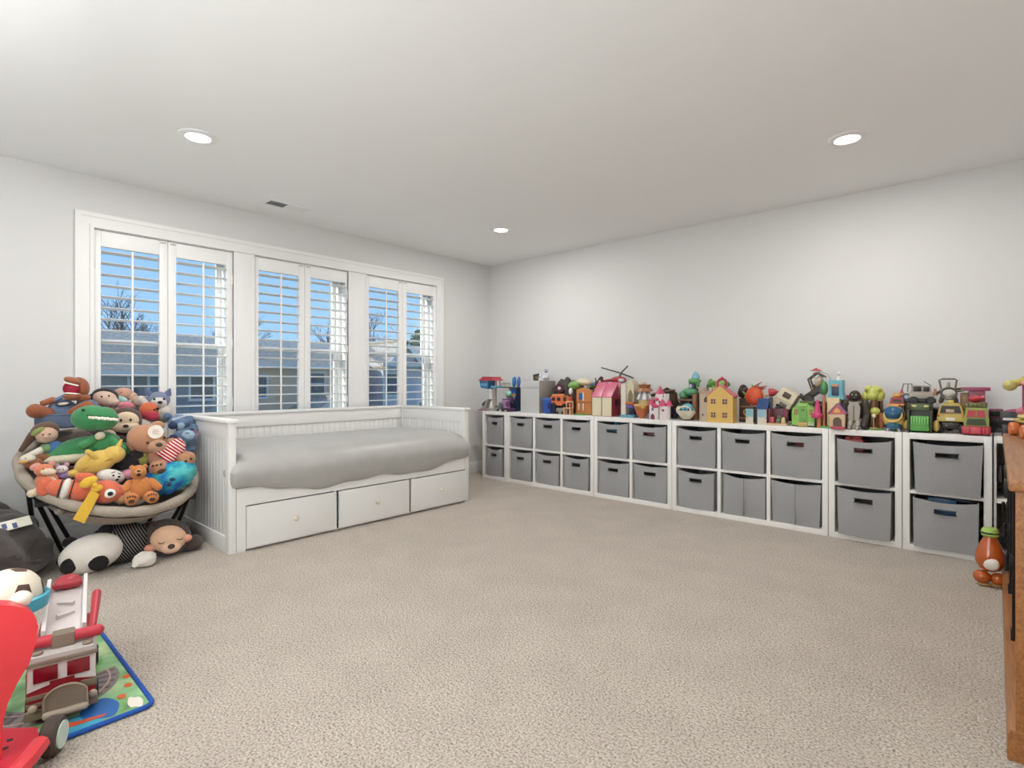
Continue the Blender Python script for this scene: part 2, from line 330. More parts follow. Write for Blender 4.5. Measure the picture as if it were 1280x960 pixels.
def house(name, label, X, y0, y1, ze, zr, col, wins, porch=None, dep=8, gable=None):
    t = thing(name, label, 'building', (X, (y0+y1)/2, GZ), group='houses across the street')
    hw = (y1-y0)/2; h = ze-GZ; hr = zr-GZ; yo = (y0+y1)/2
    part(t, 'wall', siding(col), ab(-dep, 0, -hw, hw, 0, h), smooth=0)
    part(t, 'corner_board', ow, ab(.0, .03, -hw, -hw+.12, 0, h), ab(.0, .03, hw-.12, hw, 0, h), smooth=0)
    V = [(.5,-hw-.4,h-.12),(.5,hw+.4,h-.12),(-dep/2,hw+.4,hr),(-dep/2,-hw-.4,hr),(-dep-.5,-hw-.4,h-.12),(-dep-.5,hw+.4,h-.12)]
    V += [(x, y, z-.14) for x, y, z in V]
    part(t, 'roof', shing, (V, [(0,1,2,3),(3,2,5,4),(6,9,8,7),(9,10,11,8),(0,6,7,1),(4,5,11,10),(0,3,9,6),(3,4,10,9),(1,7,8,2),(2,8,11,5)]), smooth=0)
    part(t, 'gutter', ow, ab(.44, .58, -hw-.4, hw+.4, h-.24, h-.08), smooth=0)
    for (wy, wz, ww, wh) in wins:
        wy -= yo; wz -= GZ
        f = part(t, 'window', ow, ab(.01,.07,wy-ww/2-.1,wy+ww/2+.1,wz+wh/2,wz+wh/2+.12), ab(.01,.07,wy-ww/2-.1,wy+ww/2+.1,wz-wh/2-.12,wz-wh/2), ab(.01,.07,wy-ww/2-.1,wy-ww/2,wz-wh/2,wz+wh/2), ab(.01,.07,wy+ww/2,wy+ww/2+.1,wz-wh/2,wz+wh/2), ab(.01,.06,wy-ww/2,wy+ww/2,wz-.03,wz+.03), smooth=0)
        part(f, 'pane', pane, ab(.0,.03,wy-ww/2,wy+ww/2,wz-wh/2,wz+wh/2), smooth=0)
    if gable:
        g0, g1, gz0, gz1 = [v - (yo if k < 2 else GZ) for k, v in enumerate(gable)]; gm = (g0+g1)/2
        V = [(.1,g0,gz0),(.1,g1,gz0),(.1,gm,gz1),(-4,g0,gz0),(-4,g1,gz0),(-4,gm,gz1)]
        part(t, 'gable', siding(col), (V, [(0,1,2),(5,4,3),(0,2,5,3),(1,4,5,2),(0,3,4,1)]), smooth=0)
        sl = math.hypot(gm-g0, gz1-gz0); an = math.degrees(math.atan2(gz1-gz0, gm-g0))
        part(t, 'gable_roof', shing, bx((-1.8,(g0+gm)/2-.05,(gz0+gz1)/2+.05),(4.4,sl+.6,.12),(an,0,0)), bx((-1.8,(g1+gm)/2+.05,(gz0+gz1)/2+.05),(4.4,sl+.6,.12),(-an,0,0)), smooth=0)
        part(t, 'bargeboard', ow, bx((.42,(g0+gm)/2-.05,(gz0+gz1)/2),(.06,sl+.6,.2),(an,0,0)), bx((.42,(g1+gm)/2+.05,(gz0+gz1)/2),(.06,sl+.6,.2),(-an,0,0)), smooth=0)
    if porch:
        p0, p1, pz0, pz1 = [v - (yo if k < 2 else GZ) for k, v in enumerate(porch)]; pm = (p0+p1)/2
        V = [(2.2,p0,pz0),(2.2,p1,pz0),(2.2,pm,pz1),(0,p0,pz0),(0,p1,pz0),(0,pm,pz1)]
        part(t, 'porch_gable', ow, (V, [(0,1,2),(5,4,3),(0,2,5,3),(1,4,5,2),(0,3,4,1)]), smooth=0)
        an = math.degrees(math.atan2(pz1-pz0, pm-p0)); sl = math.hypot(pm-p0, pz1-pz0)
        part(t, 'porch_roof', shing, bx((1.15,(p0+pm)/2-.03,(pz0+pz1)/2+.08),(2.5,sl+.3,.1),(an,0,0)), bx((1.15,(p1+pm)/2+.03,(pz0+pz1)/2+.08),(2.5,sl+.3,.1),(-an,0,0)), smooth=0)
        for yy in (p0+.12, p1-.12): part(t, 'porch_post', ow, ab(2.0,2.2,yy-.1,yy+.1,0,pz0), smooth=0)
        part(t, 'porch_beam', ow, ab(2.0,2.22,p0,p1,pz0-.2,pz0), smooth=0)
        part(t, 'door', doorm, ab(0,.06,pm-.45,pm+.45,.3,2.4), smooth=0)
    return t
house('blue_house', 'dark blue sided house with a grey roof seen through the leftmost window', -22, -9, 5.4, 1.55, 3.35, '#8f98a2', [(1.6,.85,.6,.9),(5.0-1.0,.9,.9,1.2),(-2,.9,1,1.4),(.4,-1.6,1,1.5),(3.2,-1.6,1.2,1.5)], gable=None)
house('tan_house', 'tan sided house with a white gabled porch seen through the middle window', -23, 6.4, 12.6, 2.0, 3.5, '#f7cda9', [(10.0,.95,.9,1.1),(6.95,.8,.7,1.0),(7.6,-1.7,1,1.5),(11.6,-1.7,1,1.5)], porch=(8.3,11.2,-.6,.15))
house('lilac_house', 'pale lilac sided house seen through the rightmost window', -22, 13.6, 19.5, 2.2, 3.6, '#d8d2d8', [(14.2,.9,.7,1.2),(16.6,-.9,.8,1.3),(17.6,-.9,.8,1.3)], gable=(13.8,16.2,2.0,3.3))
bark = mat('#5d5048', .95, var=.2, scale=8, name='bark')
def bare_tree(loc, h, seed, label):
    rd = random.Random(seed); S = []
    def grow(p, d, l, r, lev):
        q = p + d*l; S.append(cy(p, q, r, r*.65, 5))
        if lev == 0: return
        for k in range(rd.choice((3, 3, 4)) if lev > 1 else 4):
            a = Vector((rd.uniform(-1,1), rd.uniform(-1,1), rd.uniform(-.1,.8)))
            grow(p + d*l*rd.uniform(.45, 1), (d*.8 + a*.8).normalized(), l*rd.uniform(.55,.75), r*.55, lev-1)
    grow(Vector((0,0,0)), Vector((0,0,1)), h*.36, h*.014, 5)
    t = thing('bare_tree', label, 'tree', loc, group='bare trees behind the houses')
    part(t, 'branches', bark, *S[1:], smooth=0); part(t, 'trunk', bark, S[0], smooth=0)
TL = ['leafless tree behind the blue house, seen in the first shutter panel','leafless tree behind the blue house, seen in the second shutter panel','leafless tree behind the gap between blue and tan houses','tall leafless tree behind the tan house','leafless tree behind the tan house near the lilac one','leafless tree behind the lilac house','leafless tree far right beyond the lilac house','leafless tree at the far left behind the blue house','leafless tree past the right edge of the lilac house']
for k, (lb, (y, x, h)) in enumerate(zip(TL, ((1.5,-34,8.0),(6.5,-46,11),(9.5,-34,8.3),(16.5,-46,11),(17.5,-34,8.6),(26,-46,11),(25.5,-34,8.5),(-4.5,-46,10),(33,-34,8.5)))):
    bare_tree((x, y, GZ), h*1.3, 20+k, lb)
rd = random.Random(3); V = []; Fs = []
for k in range(900):
    z = rd.uniform(2, 8.3); rr = 2.3*(1-(z-2)/6.6)**.7*rd.uniform(.4,1); a = rd.uniform(0, 6.28); c = Vector((rr*math.cos(a), rr*math.sin(a), z))
    u = Vector((rd.uniform(-1,1),rd.uniform(-1,1),rd.uniform(-1,1))).normalized()*.22; v = u.orthogonal().normalized()*.12; i = len(V)
    V += [tuple(c-u), tuple(c+v), tuple(c+u), tuple(c-v)]; Fs.append((i,i+1,i+2,i+3))
t = thing('evergreen_tree', 'green leafy tree behind the lilac house', 'tree', (-30, 22.5, GZ))
part(t, 'foliage', mat('#55683f', .9, var=.2, scale=4), (V, Fs), smooth=0); part(t, 'trunk', bark, cy((0,0,0),(0,0,6),.18,.06,8))
# ================================================================== DAYBED  (x to the room, y along the window wall)
bedm = mat('#e9e8e5', .5, name='bed_white'); knob = mat('#d9d2bd', .4, name='knob_cream')
t = thing('daybed', 'white daybed with three drawers and grooved panels under the windows', 'bed', (0,0,0))
def groove(ax, p, a0, a1, z0, z1, th, step):
    """beadboard: narrow boards with gaps, standing on plane p"""
    S = []; nn = max(1, round((a1-a0)/step)); st = (a1-a0)/nn
    for k in range(nn):
        lo, hi = a0+k*st+.003, a0+(k+1)*st-.003
        S.append(ab(lo, hi, p-th/2, p+th/2, z0, z1, .002) if ax == 'x' else ab(p-th/2, p+th/2, lo, hi, z0, z1, .002))
    S.append(ab(a0, a1, p-th/4, p+th/4, z0, z1) if ax == 'x' else ab(p-th/4, p+th/4, a0, a1, z0, z1))
    return S
XB0, XB1 = .10, 1.055; Y0, Y1 = -3.345, -1.345
for yy in (Y0+.022, Y1-.022):
    a = part(t, 'arm', bedm, ab(XB1-.055, XB1, yy-.022, yy+.022, 0, .80, .003), ab(XB0, XB0+.06, yy-.022, yy+.022, 0, .80, .003), ab(XB0+.06, XB1-.055, yy-.018, yy+.018, .70, .80, .003), ab(XB0+.06, XB1-.055, yy-.018, yy+.018, 0, .10, .003))
    part(a, 'cap_rail', bedm, ab(XB0-.01, XB1+.012, yy-.034, yy+.034, .80, .822, .004))
    part(a, 'beadboard_panel', bedm, *groove('x', yy, XB0+.06, XB1-.055, .10, .70, .018, .052))
bk = part(t, 'back', bedm, ab(XB0, XB0+.04, Y0+.044, Y1-.044, .70, .80, .003), ab(XB0, XB0+.04, Y0+.044, Y1-.044, .1, .3, .003))
part(bk, 'cap_rail', bedm, ab(XB0-.012, XB0+.052, Y0+.05, Y1-.05, .80, .822, .004))
part(bk, 'beadboard_panel', bedm, *groove('y', XB0+.02, Y0+.044, Y1-.044, .3, .70, .018, .052))
# front apron: rail above the drawers whose top edge dips in the middle
P = []; nn = 40; ya, yb = Y0+.046, Y1-.046
for k in range(nn+1):
    u = k/nn; e = min(u, 1-u)*2.0; P.append((ya+(yb-ya)*u, .395 - .035*min(1, max(0, (e-.12)/.22))**2*(3-2*min(1, max(0, (e-.12)/.22)))))
V = []; Fs = []
for y, z in P: V += [(1.03,y,.285),(1.055,y,.285),(1.055,y,z),(1.03,y,z)]
for k in range(nn):
    for j in range(4): Fs.append((k*4+j, k*4+(j+1) % 4, k*4+4+(j+1) % 4, k*4+4+j))
Fs += [(0,1,2,3), (nn*4+3, nn*4+2, nn*4+1, nn*4)]
part(t, 'apron', bedm, (V, Fs), ab(1.03,1.055,ya,-3.243,0,.285), ab(1.03,1.055,-1.375,yb,0,.285), smooth=30)
part(t, 'bed_base', bedm, ab(XB0+.04, 1.03, Y0+.044, Y1-.044, .30, .335), ab(XB0+.04,1.03,-2.63,-2.61,.02,.3), ab(XB0+.04,1.03,-2.0,-1.98,.02,.3), ab(1.01,1.03,Y0+.05,Y1-.05,.0,.012))
for (a, b_) in ((-3.240,-2.630),(-2.608,-1.998),(-1.977,-1.382)):
    d = part(t, 'drawer', bedm, ab(1.045, 1.066, a, b_, .016, .278, .003), ab(.4, 1.045, a+.03, a+.04, .03, .22), ab(.4, 1.045, b_-.04, b_-.03, .03, .22), ab(.4,1.045,a+.04,b_-.04,.03,.04), ab(.39,.4,a+.03,b_-.03,.03,.22))
    part(d, 'knob', knob, lathe([(.007,0),(.007,.012),(.015,.017),(.017,.023),(.012,.029),(.001,.031)], 16, (1.066,(a+b_)/2,.152), (0,90,0)))
# mattress under a grey fitted cover hanging over the front
cov = mat('#a9a7a3', .42, bump=.12, scale=9, var=.05, sheen=.2, name='grey_cover', detail=3)
rd = random.Random(5); NY = 90; V = []; Fs = []
def lerp(a, b, u): return a+(b-a)*u
for k in range(NY+1):
    u = k/NY; e = min(u, 1-u)*1.9                                   # distance from the end
    end = min(1, e/.09); rnd = math.sqrt(max(0, 1-(1-end)**2))
    sag = .018*math.sin(u*5.1+.6)+.010*math.sin(u*11)
    y = lerp(-3.298, -1.392, u)
    hem = .392 - .055*min(1, e/.5) + .012*math.sin(u*13+1) + .006*math.sin(u*37)
    top = .62+.012*sag
    wr = .006*math.sin(u*95)*math.exp(-e/.10)
    prof = [(.17,.36),(.155,.45),(.165,.56),(.19,top-.005),(.24,top),(.42,top+.006+sag*.5),(.62,top+.008+sag*.6),(.80,top+.006+sag*.4),(.93,top-.006),(1.0,top-.022),(1.05,top-.050),(1.085,top-.095),(1.10+wr,.50),(1.105-wr,.455),(1.096+wr,lerp(hem,.45,.4)),(1.078,hem),(1.060,hem-.004),(1.062,hem+.03)]
    for j, (x, z) in enumerate(prof):
        fr = max(0, (x-.98)/.12)                                     # the front roll bulges past the arms
        yy = y + (1 if u > .5 else -1)*(1-end)*fr*.055
        zz = lerp(z, lerp(.50, z, .90), 1-rnd) if j < 12 else z
        if e < .03 and 3 <= j <= 11: zz -= .02*(1-e/.03)
        V.append((x, yy, zz + (.004*math.sin(u*60+j) * math.exp(-e/.08) if j > 8 else 0)))
M_ = 18
for k in range(NY):
    for j in range(M_-1): Fs.append((k*M_+j, k*M_+j+1, k*M_+M_+j+1, k*M_+M_+j))
Fs += [tuple(range(M_)), tuple(NY*M_+j for j in range(M_-1, -1, -1))]
m_ = mesh('mattress', (V, Fs), cov, None, 70); tag(m_, 'thick mattress in a taut grey fitted cover on the white daybed', 'mattress')
sb = m_.modifiers.new('sub', 'SUBSURF'); sb.levels = 1; sb.render_levels = 1

# ================================================================== CUBE STORAGE ALONG THE BACK WALL
cubm = mat('#eceae6', .5, name='cube_laminate'); YF_ = -.45; YB_ = -.022; ZT_ = .735
UN = [(.328,.690,1),(.692,1.772,3),(1.776,2.534,2),(2.538,3.668,3),(3.672,4.078,1),(4.082,4.503,1)]
ords = ['first','second','third','fourth','fifth','sixth','seventh','eighth','ninth','tenth','eleventh']
ulab = ['narrow white cube shelf with two bins nearest the window corner','white six-cube shelf, the one nearer the window corner','white four-cube shelf between the two six-cube shelves','white six-cube shelf under the yellow toy house','narrow white two-cube shelf under the gorilla figure','narrow white two-cube shelf under the toy trucks, nearest the wood cabinet']
CELLS = []
for i, (x0, x1, nc) in enumerate(UN):
    t = thing('cube_shelf', ulab[i], 'shelf', ((x0+x1)/2, 0, 0), group='white cube shelves along the wall')
    w_ = (x1-x0)/2; T = .036; D = .026
    part(t, 'side_panel', cubm, ab(-w_, -w_+T, YF_, YB_, 0, ZT_, .0015)); part(t, 'side_panel', cubm, ab(w_-T, w_, YF_, YB_, 0, ZT_, .0015))
    part(t, 'top_panel', cubm, ab(-w_+T, w_-T, YF_, YB_, ZT_-.038, ZT_, .0015)); part(t, 'bottom_panel', cubm, ab(-w_+T, w_-T, YF_, YB_, .0, .038, .0015))
    part(t, 'back_panel', cubm, ab(-w_+T, w_-T, YB_-.006, YB_, .038, ZT_-.038))
    cw = (2*w_-2*T-(nc-1)*D)/nc
    for c in range(nc):
        a = -w_+T+c*(cw+D)
        part(t, 'shelf_board', cubm, ab(a, a+cw, YF_+.004, YB_-.006, .356, .376, .001))
        if c < nc-1: part(t, 'divider', cubm, ab(a+cw, a+cw+D, YF_+.002, YB_-.006, .038, ZT_-.038, .001))
        CELLS.append(((x0+x1)/2+a+cw/2, cw))
binm = mat('#9d9d9d', .95, bump=.35, scale=260, var=.10, name='grey_bin_fabric', detail=4)
def bin_mesh(w_, h, d, hole, seed, taper, sag):
    """soft open-top bin: bowed front with a cut-out handle; y=-d/2 is the front"""
    rd = random.Random(seed); NX, NZ = 12, 11; V = []; Fs = []; th = .006
    def P(i, k, off):
        u = i/NX; v = k/NZ; x = (u-.5)*w_*(1-taper*(1-v)); z = v*h - sag*math.sin(math.pi*u)*v**4
        y = -d/2 - .012*math.sin(math.pi*u)*math.sin(math.pi*(v*.8+.1)) - .004*math.sin(seed+u*5+v*4) + off
        return (x, y, z)
    idx = {}
    def hol(i, k): return hole and 4 <= i <= 7 and k == 8
    for off, s in ((0, 0), (th, 1)):
        for i in range(NX+1):
            for k in range(NZ+1): idx[s, i, k] = len(V); V.append(P(i, k, off))
    for i in range(NX):
        for k in range(NZ):
            if hol(i, k):
                continue
            Fs.append((idx[0,i,k], idx[0,i+1,k], idx[0,i+1,k+1], idx[0,i,k+1])); Fs.append((idx[1,i,k], idx[1,i,k+1], idx[1,i+1,k+1], idx[1,i+1,k]))
    for i in range(NX): Fs.append((idx[0,i,NZ], idx[0,i+1,NZ], idx[1,i+1,NZ], idx[1,i,NZ])); Fs.append((idx[0,i,0], idx[1,i,0], idx[1,i+1,0], idx[0,i+1,0]))
    if hole:
        for i in range(4, 8): Fs.append((idx[0,i,8],idx[1,i,8],idx[1,i+1,8],idx[0,i+1,8])); Fs.append((idx[0,i,9],idx[0,i+1,9],idx[1,i+1,9],idx[1,i,9]))
        for i in (4, 8): Fs.append((idx[0,i,8],idx[0,i,9],idx[1,i,9],idx[1,i,8]))
    fr = (V, Fs)
    wb = w_*(1-taper)
    def side(s):
        V = [(s*wb/2,-d/2,0),(s*w_/2,-d/2,h),(s*w_/2,d/2,h),(s*wb/2,d/2,0),(s*(w_/2+.002),0,h*.5)]
        V2 = [(x-s*th, y, z) for x, y, z in V]; F_ = [(0,1,4),(1,2,4),(2,3,4),(3,0,4)]
        return V+V2, F_ + [tuple(i+5 for i in reversed(f)) for f in F_] + [(1,6,7,2),(0,5,6,1),(2,7,8,3)]
    return fr, join(side(-1), side(1), ab(-w_/2,w_/2,d/2-th,d/2,0,h), ab(-wb/2,wb/2,-d/2+th,d/2-th,0,th))
k = 0
pt = mat('#3a3a3c', .8)
for c, (xc, cw) in enumerate(CELLS):
    for row, z in (('upper', .377), ('lower', .039)):
        plain = row == 'lower' and c in (7, 8)
        big = c >= 9; sd = c*2+(row == 'upper')
        rr = random.Random(sd+50)
        w_ = cw - (.012 if c > 0 else .05) - rr.uniform(.0, .03); h = .306 + rr.uniform(-.010, .004) - 0
        yc = -.245 - rr.uniform(0, .012) - (.035 if big else 0); d = .385
        t = thing('storage_bin', row + ' grey fabric bin in the ' + ords[c] + ' column of cubes from the window', 'storage bin', (xc + rr.uniform(-.006,.006), yc, z), group='grey fabric storage bins')
        if c in (8, 9, 10): t.rotation_euler = (0, 0, R(rr.uniform(-1, 1)))
        fr, bo = bin_mesh(w_, h, d, not plain, sd, .02 + rr.uniform(0, .05), .010 + rr.uniform(0, .010))
        part(t, 'front_panel', binm, fr, smooth=60); part(t, 'body', binm, bo, smooth=30)
        if not plain:
            x_ = w_*.345/2
            part(t, 'handle_binding', pt, *[ab(a, b2, -d/2-.022, -d/2-.006, zz0, zz1, .001) for a, b2, zz0, zz1 in ((-x_,x_,h*.815-.003,h*.815),( -x_,x_,h*.729,h*.729+.003))])
        else:
            part(t, 'seam', binm, ab(-.003,.003,-d/2-.02,-d/2-.006,.01,h*.93,.001))
# ================================================================== PLUSH CORNER
from mathutils import noise
def cap(p0, p1, r0, r1=None, n=12):
    r1 = r0 if r1 is None else r1
    return join(cy(p0, p1, r0, r1, n), sp(p0, r0, n=n, m=8), sp(p1, r1, n=n, m=8))
def e(x, y, z, rx, ry, rz, roll=0, n=16, m=10, sq=1): return sp((x*.01, y*.01, z*.01), (rx*.01, ry*.01, rz*.01), (0, -roll, 0), n, m, sq)   # centimetres; roll turns it anticlockwise as seen from the front
def c2(a, b, r0, r1=None): return cap([v*.01 for v in a], [v*.01 for v in b], r0*.01, (r1 or r0)*.01)
def blob(c, r, amp, fr, seed, n=36, m=22, flat=None, rot=(0,0,0)):
    V, Fs = sp((0,0,0), (1,1,1), n=n, m=m); W = []
    for v in V:
        v = Vector(v); d = noise.noise(v*fr + Vector((seed, seed*1.7, 0)))*amp + noise.noise(v*fr*2.3 + Vector((0, seed, 3)))*amp*.4
        v = v*(1+d); p = rotm(rot) @ Vector((v.x*r[0], v.y*r[1], v.z*r[2])) + Vector(c)
        if flat is not None and p.z < flat: p.z = flat
        W.append(tuple(p))
    return W, Fs
blk = mat('#17161a', .5)
def plush(name, label, loc, cat='plush toy', rz=78): return thing(name, label, cat, loc, rz, group='plush toys piled on the round chair')
def eyes(t, pts, r=.45, y=None): part(t, 'eye', blk, *[e(x, yy, z, r, r*.6, r, n=8, m=6) for x, yy, z in pts])

# ---- round folding dish chair
RC = Vector((.57,-3.82,.53))
def rim(a, k=1.0, dz=0): a = R(a); return RC + Vector((.40*math.cos(a)*k, .42*math.sin(a)*k, -.195*math.cos(a)*k-.05*math.sin(a)*k + dz))
padm = mat('#a59a8c', .95, bump=.25, scale=60, var=.06, name='chair_canvas'); frm = mat('#1d1c1d', .35, name='black_tube')
t = thing('dish_chair', 'round grey padded dish chair on black folding legs heaped with plush toys', 'chair', (0,0,0))
N = 56; V = []; Fs = []
RINGS = [(1.0,0),(.93,-.07),(.80,-.145),(.60,-.20),(.35,-.225),(.02,-.235)]
nrm = Vector((.44,.10,.89)).normalized()
for k, d in RINGS:
    for i in range(N): V.append(tuple(rim(360*i/N, k) + nrm*d))
for r_ in range(len(RINGS)-1):
    for i in range(N): Fs.append((r_*N+i, r_*N+(i+1) % N, (r_+1)*N+(i+1) % N, (r_+1)*N+i))
Fs.append(tuple((len(RINGS)-1)*N+i for i in range(N)))
part(t, 'seat_sling', padm, (V, Fs), smooth=80)
P = [rim(360*i/72) for i in range(72)]
part(t, 'padded_rim', padm, tube(P, [.026+.005*abs(math.sin(i*math.pi/4.5)) for i in range(72)], 10, closed=True), smooth=80)
part(t, 'rim_piping', frm, tube([p - nrm*.026 + (p-RC).normalized()*.012 for p in P], .006, 6, closed=True))
for a, q in (((rim(296)-nrm*.03), (.36,-4.02,.012)), ((rim(290)-nrm*.03), (.14,-4.12,.012)), ((rim(250)-nrm*.03), (.22,-3.95,.012)), ((rim(62)-nrm*.03), (.34,-3.44,.012)), ((rim(70)-nrm*.03), (.14,-3.42,.012)), ((rim(110)-nrm*.03), (.25,-3.60,.012))):
    part(t, 'leg', frm, tube([a, Vector(q)], .012, 8))
part(t, 'leg_brace', frm, tube([(.36,-4.02,.02),(.34,-3.44,.02)], .010, 8))
part(t, 'hinge_bracket', frm, bx(tuple(rim(64)-nrm*.05), (.03,.05,.09), None, .006)); part(t, 'hinge_bracket', frm, bx(tuple(rim(305)-nrm*.045), (.05,.07,.03), (0,20,0), .006))

# ---- the pile, lower layer first (dark ones that show in the gaps)
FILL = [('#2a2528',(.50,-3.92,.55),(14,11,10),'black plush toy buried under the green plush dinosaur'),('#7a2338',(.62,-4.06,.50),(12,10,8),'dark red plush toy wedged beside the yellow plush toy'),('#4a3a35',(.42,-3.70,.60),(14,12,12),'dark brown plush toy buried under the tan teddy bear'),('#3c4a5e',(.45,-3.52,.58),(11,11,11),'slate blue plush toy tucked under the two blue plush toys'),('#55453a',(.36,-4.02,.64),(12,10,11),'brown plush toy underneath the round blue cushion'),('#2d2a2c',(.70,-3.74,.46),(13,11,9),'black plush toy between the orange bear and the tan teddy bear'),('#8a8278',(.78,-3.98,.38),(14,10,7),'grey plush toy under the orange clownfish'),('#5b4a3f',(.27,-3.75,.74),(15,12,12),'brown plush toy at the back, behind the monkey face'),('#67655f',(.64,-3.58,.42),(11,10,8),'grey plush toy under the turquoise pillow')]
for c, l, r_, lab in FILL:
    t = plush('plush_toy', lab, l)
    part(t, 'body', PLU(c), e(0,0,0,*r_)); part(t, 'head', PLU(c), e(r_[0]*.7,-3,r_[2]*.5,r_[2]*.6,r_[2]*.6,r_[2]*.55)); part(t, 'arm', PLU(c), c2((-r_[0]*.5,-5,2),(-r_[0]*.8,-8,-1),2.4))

t = plush('round_cushion', 'flat round slate blue cushion under the brown plush dinosaur', (.33,-4.04,.822), 'cushion')
part(t, 'cushion_body', FAB('#5d6b82'), lathe([(.02,-.042),(.10,-.042),(.112,-.03),(.113,0),(.112,.03),(.10,.042),(.02,.042)], 28)); part(t, 'piping', FAB('#4b586d'), torus((0,0,.034),.108,.005), torus((0,0,-.034),.108,.005))
BR = PLU('#a9592a'); DEN = FAB('#6f7f9a')
t = plush('plush_dinosaur', 'brown plush dinosaur in blue overalls with a wide open red mouth', (.36,-4.03,.945))
part(t, 'body', DEN, e(0,0,-5.5,6.8,5,6.2)); h = part(t, 'head', BR, e(7.5,2,7,5.6,6,6.8), e(5,-2.6,11.4,4.4,4.6,2.2,-24), e(5.2,-3.2,2.0,4.6,4.6,2.4,6))
part(h, 'mouth', mat('#9c1230', .7), e(4.6,-3.6,6.8,4.2,3.2,4.2,-22)); part(h, 'teeth', mat('#efe6d8', .6), e(4.8,-7.0,3.9,3.8,.9,.6,-6), c2((1.8,-6.4,10.4),(7.6,-6.2,8.6),.5))
part(t, 'leg', BR, c2((-5,-2,-8),(-11.5,-6,-6),3.4,4.2)); part(t, 'leg', BR, c2((4,-2,-8.5),(12,-6,-4.5),3.2,4))
part(t, 'arm', BR, c2((-4,-3,0),(-8,-5,-1.5),2,1.7)); part(t, 'arm', BR, c2((8,-2,1),(12,-5,1.5),2,1.8)); part(t, 'bib', FAB('#3b4154'), e(1,-6.2,-2,4,.7,1.6,8)); part(t, 'bib_badge', mat('#cfc4ac', .7), e(1,-6.9,-2,2.5,.3,.8,8))
part(t, 'tail', BR, c2((6,3,-6),(16,4,-3),3.5,1.6)); part(t, 'overall_strap', DEN, c2((-3,-4,0),(2,-3,3),1), c2((10,1,-2),(14,2,-4),3.4))
GR = PLU('#2f9150'); CRM = PLU('#d8cfae')
t = plush('plush_dinosaur', 'large green plush dinosaur lying down with a row of white teeth', (.60,-3.98,.685))
part(t, 'body', GR, e(0,0,-2,15,8,7,12), e(11,-2,1,8,7,6.5)); part(t, 'belly', CRM, e(-3,-3,-6,15,6,3.4,6)); part(t, 'tail', GR, c2((-11,0,-5),(-19,2,-9),4.5,1.6))
h = part(t, 'head', GR, e(5,-4,16,9.5,8,7.4), e(10.5,-5,15.5,7,7.5,7,-4)); part(h, 'teeth', mat('#eee9dc', .6), *[e(4.5+k*1.35,-12.4+abs(k-4)*.16,17.0-k*.2-(.2 if k % 2 else 0),.9,.6,.95,n=8,m=6) for k in range(10)]); part(h, 'lip', PLU('#1e7a3e'), c2((3.5,-12.1,18.4),(17,-11,16.2),.6))
part(h, 'eye', blk, e(1.5,-11,21,.8,.5,.8,n=8,m=6)); part(t, 'arm', GR, c2((6,-7,4),(1,-11,1),2.4,2)); part(t, 'arm', GR, c2((14,-6,3),(19,-10,-2),2.6,2.2)); part(t, 'foot', PLU('#287f45'), e(19,-4,-3,5,5,4.4,-20)); part(t, 'hand_pad', CRM, e(9,-9,6,2.6,1.5,2.2,30))
# doll in a brown hood
t = plush('plush_doll', 'small plush doll with a brown hood and blue trousers at the left rim', (.53,-4.14,.715))
sk = PLU('#e0b597'); part(t, 'head', sk, e(2,-2,4,5,4.4,4.6)); part(t, 'hood', PLU('#6b4a35'), e(1,1,6,6.6,5,5.2,20), c2((-4,0,4),(-9,1,-4),2.4,1.2)); part(t, 'hat_brim', PLU('#8fa04a'), e(-1.5,-4.5,6.4,3.4,1.6,1.6,35)); part(t, 'body', FAB('#3f6796'), e(6,-3,-4,4.5,4,4.4)); part(t, 'shirt', PLU('#6f9a5a'), e(2,-4,-3.5,3.5,3,2.6)); part(t, 'arm', PLU('#e7dccb'), c2((0,-5,-4),(-7,-6,-8),2,1.7)); part(t, 'shoe', PLU('#8a5326'), e(1,-6,-9,4.2,3.4,3)); eyes(t, [(.8,-6.4,4.6),(3.6,-6.4,4.8)], .45); part(t, 'nose', sk, e(2.2,-6.8,3.2,1.2,1.1,1))
t = plush('plush_duckling', 'small orange and cream plush bird tucked by the left rim of the chair', (.64,-4.19,.612))
part(t, 'body', PLU('#a8602c'), e(0,0,0,4,3.5,3)); part(t, 'head', PLU('#e9dcc4'), e(-2,-2,3,3.4,3,2)); part(t, 'beak', PLU('#e0a84a'), e(-3.6,-4.6,1.6,2.2,1.6,1)); eyes(t, [(-2.6,-4.8,3.4)], .35)
# pink dressed plush with dark hair at the back
t = plush('plush_doll', 'plush doll with dark hair and a pink spotted dress behind the green dinosaur', (.25,-3.80,.915))
part(t, 'head', PLU('#e8c3ab'), e(0,-2,3,6.5,5.5,5,-12), e(4,-5,1,3.6,3,2.6)); part(t, 'hair', PLU('#2a2326'), e(0,1.5,4.6,7.2,5.6,5.4,-8), c2((-6,0,4),(-9.5,-1,-5),2.6,1.6)); part(t, 'dress', PLU('#c44f66'), e(1,-1,-7,7,6,5.5)); part(t, 'dress_spot', mat('#f0e2e2', .8), *[e(-3+2.2*(k % 4),-6.8+.2*abs(k % 4-1.5),-4.6-1.9*(k//4),.55,.3,.55,n=6,m=5) for k in range(10)]); eyes(t, [(-1.5,-7.2,4.6),(2.2,-7.2,5)], .55); part(t, 'arm', PLU('#b98a68'), c2((6,-3,-5),(10,-6,-8),3,3.4)); part(t, 'bow', PLU('#e77f8d'), e(11,-5,-1.5,4.6,2,2.6,-6))
t = plush('plush_elephant', 'peach and mint plush toy peeking out in front of the window', (.19,-3.69,.965))
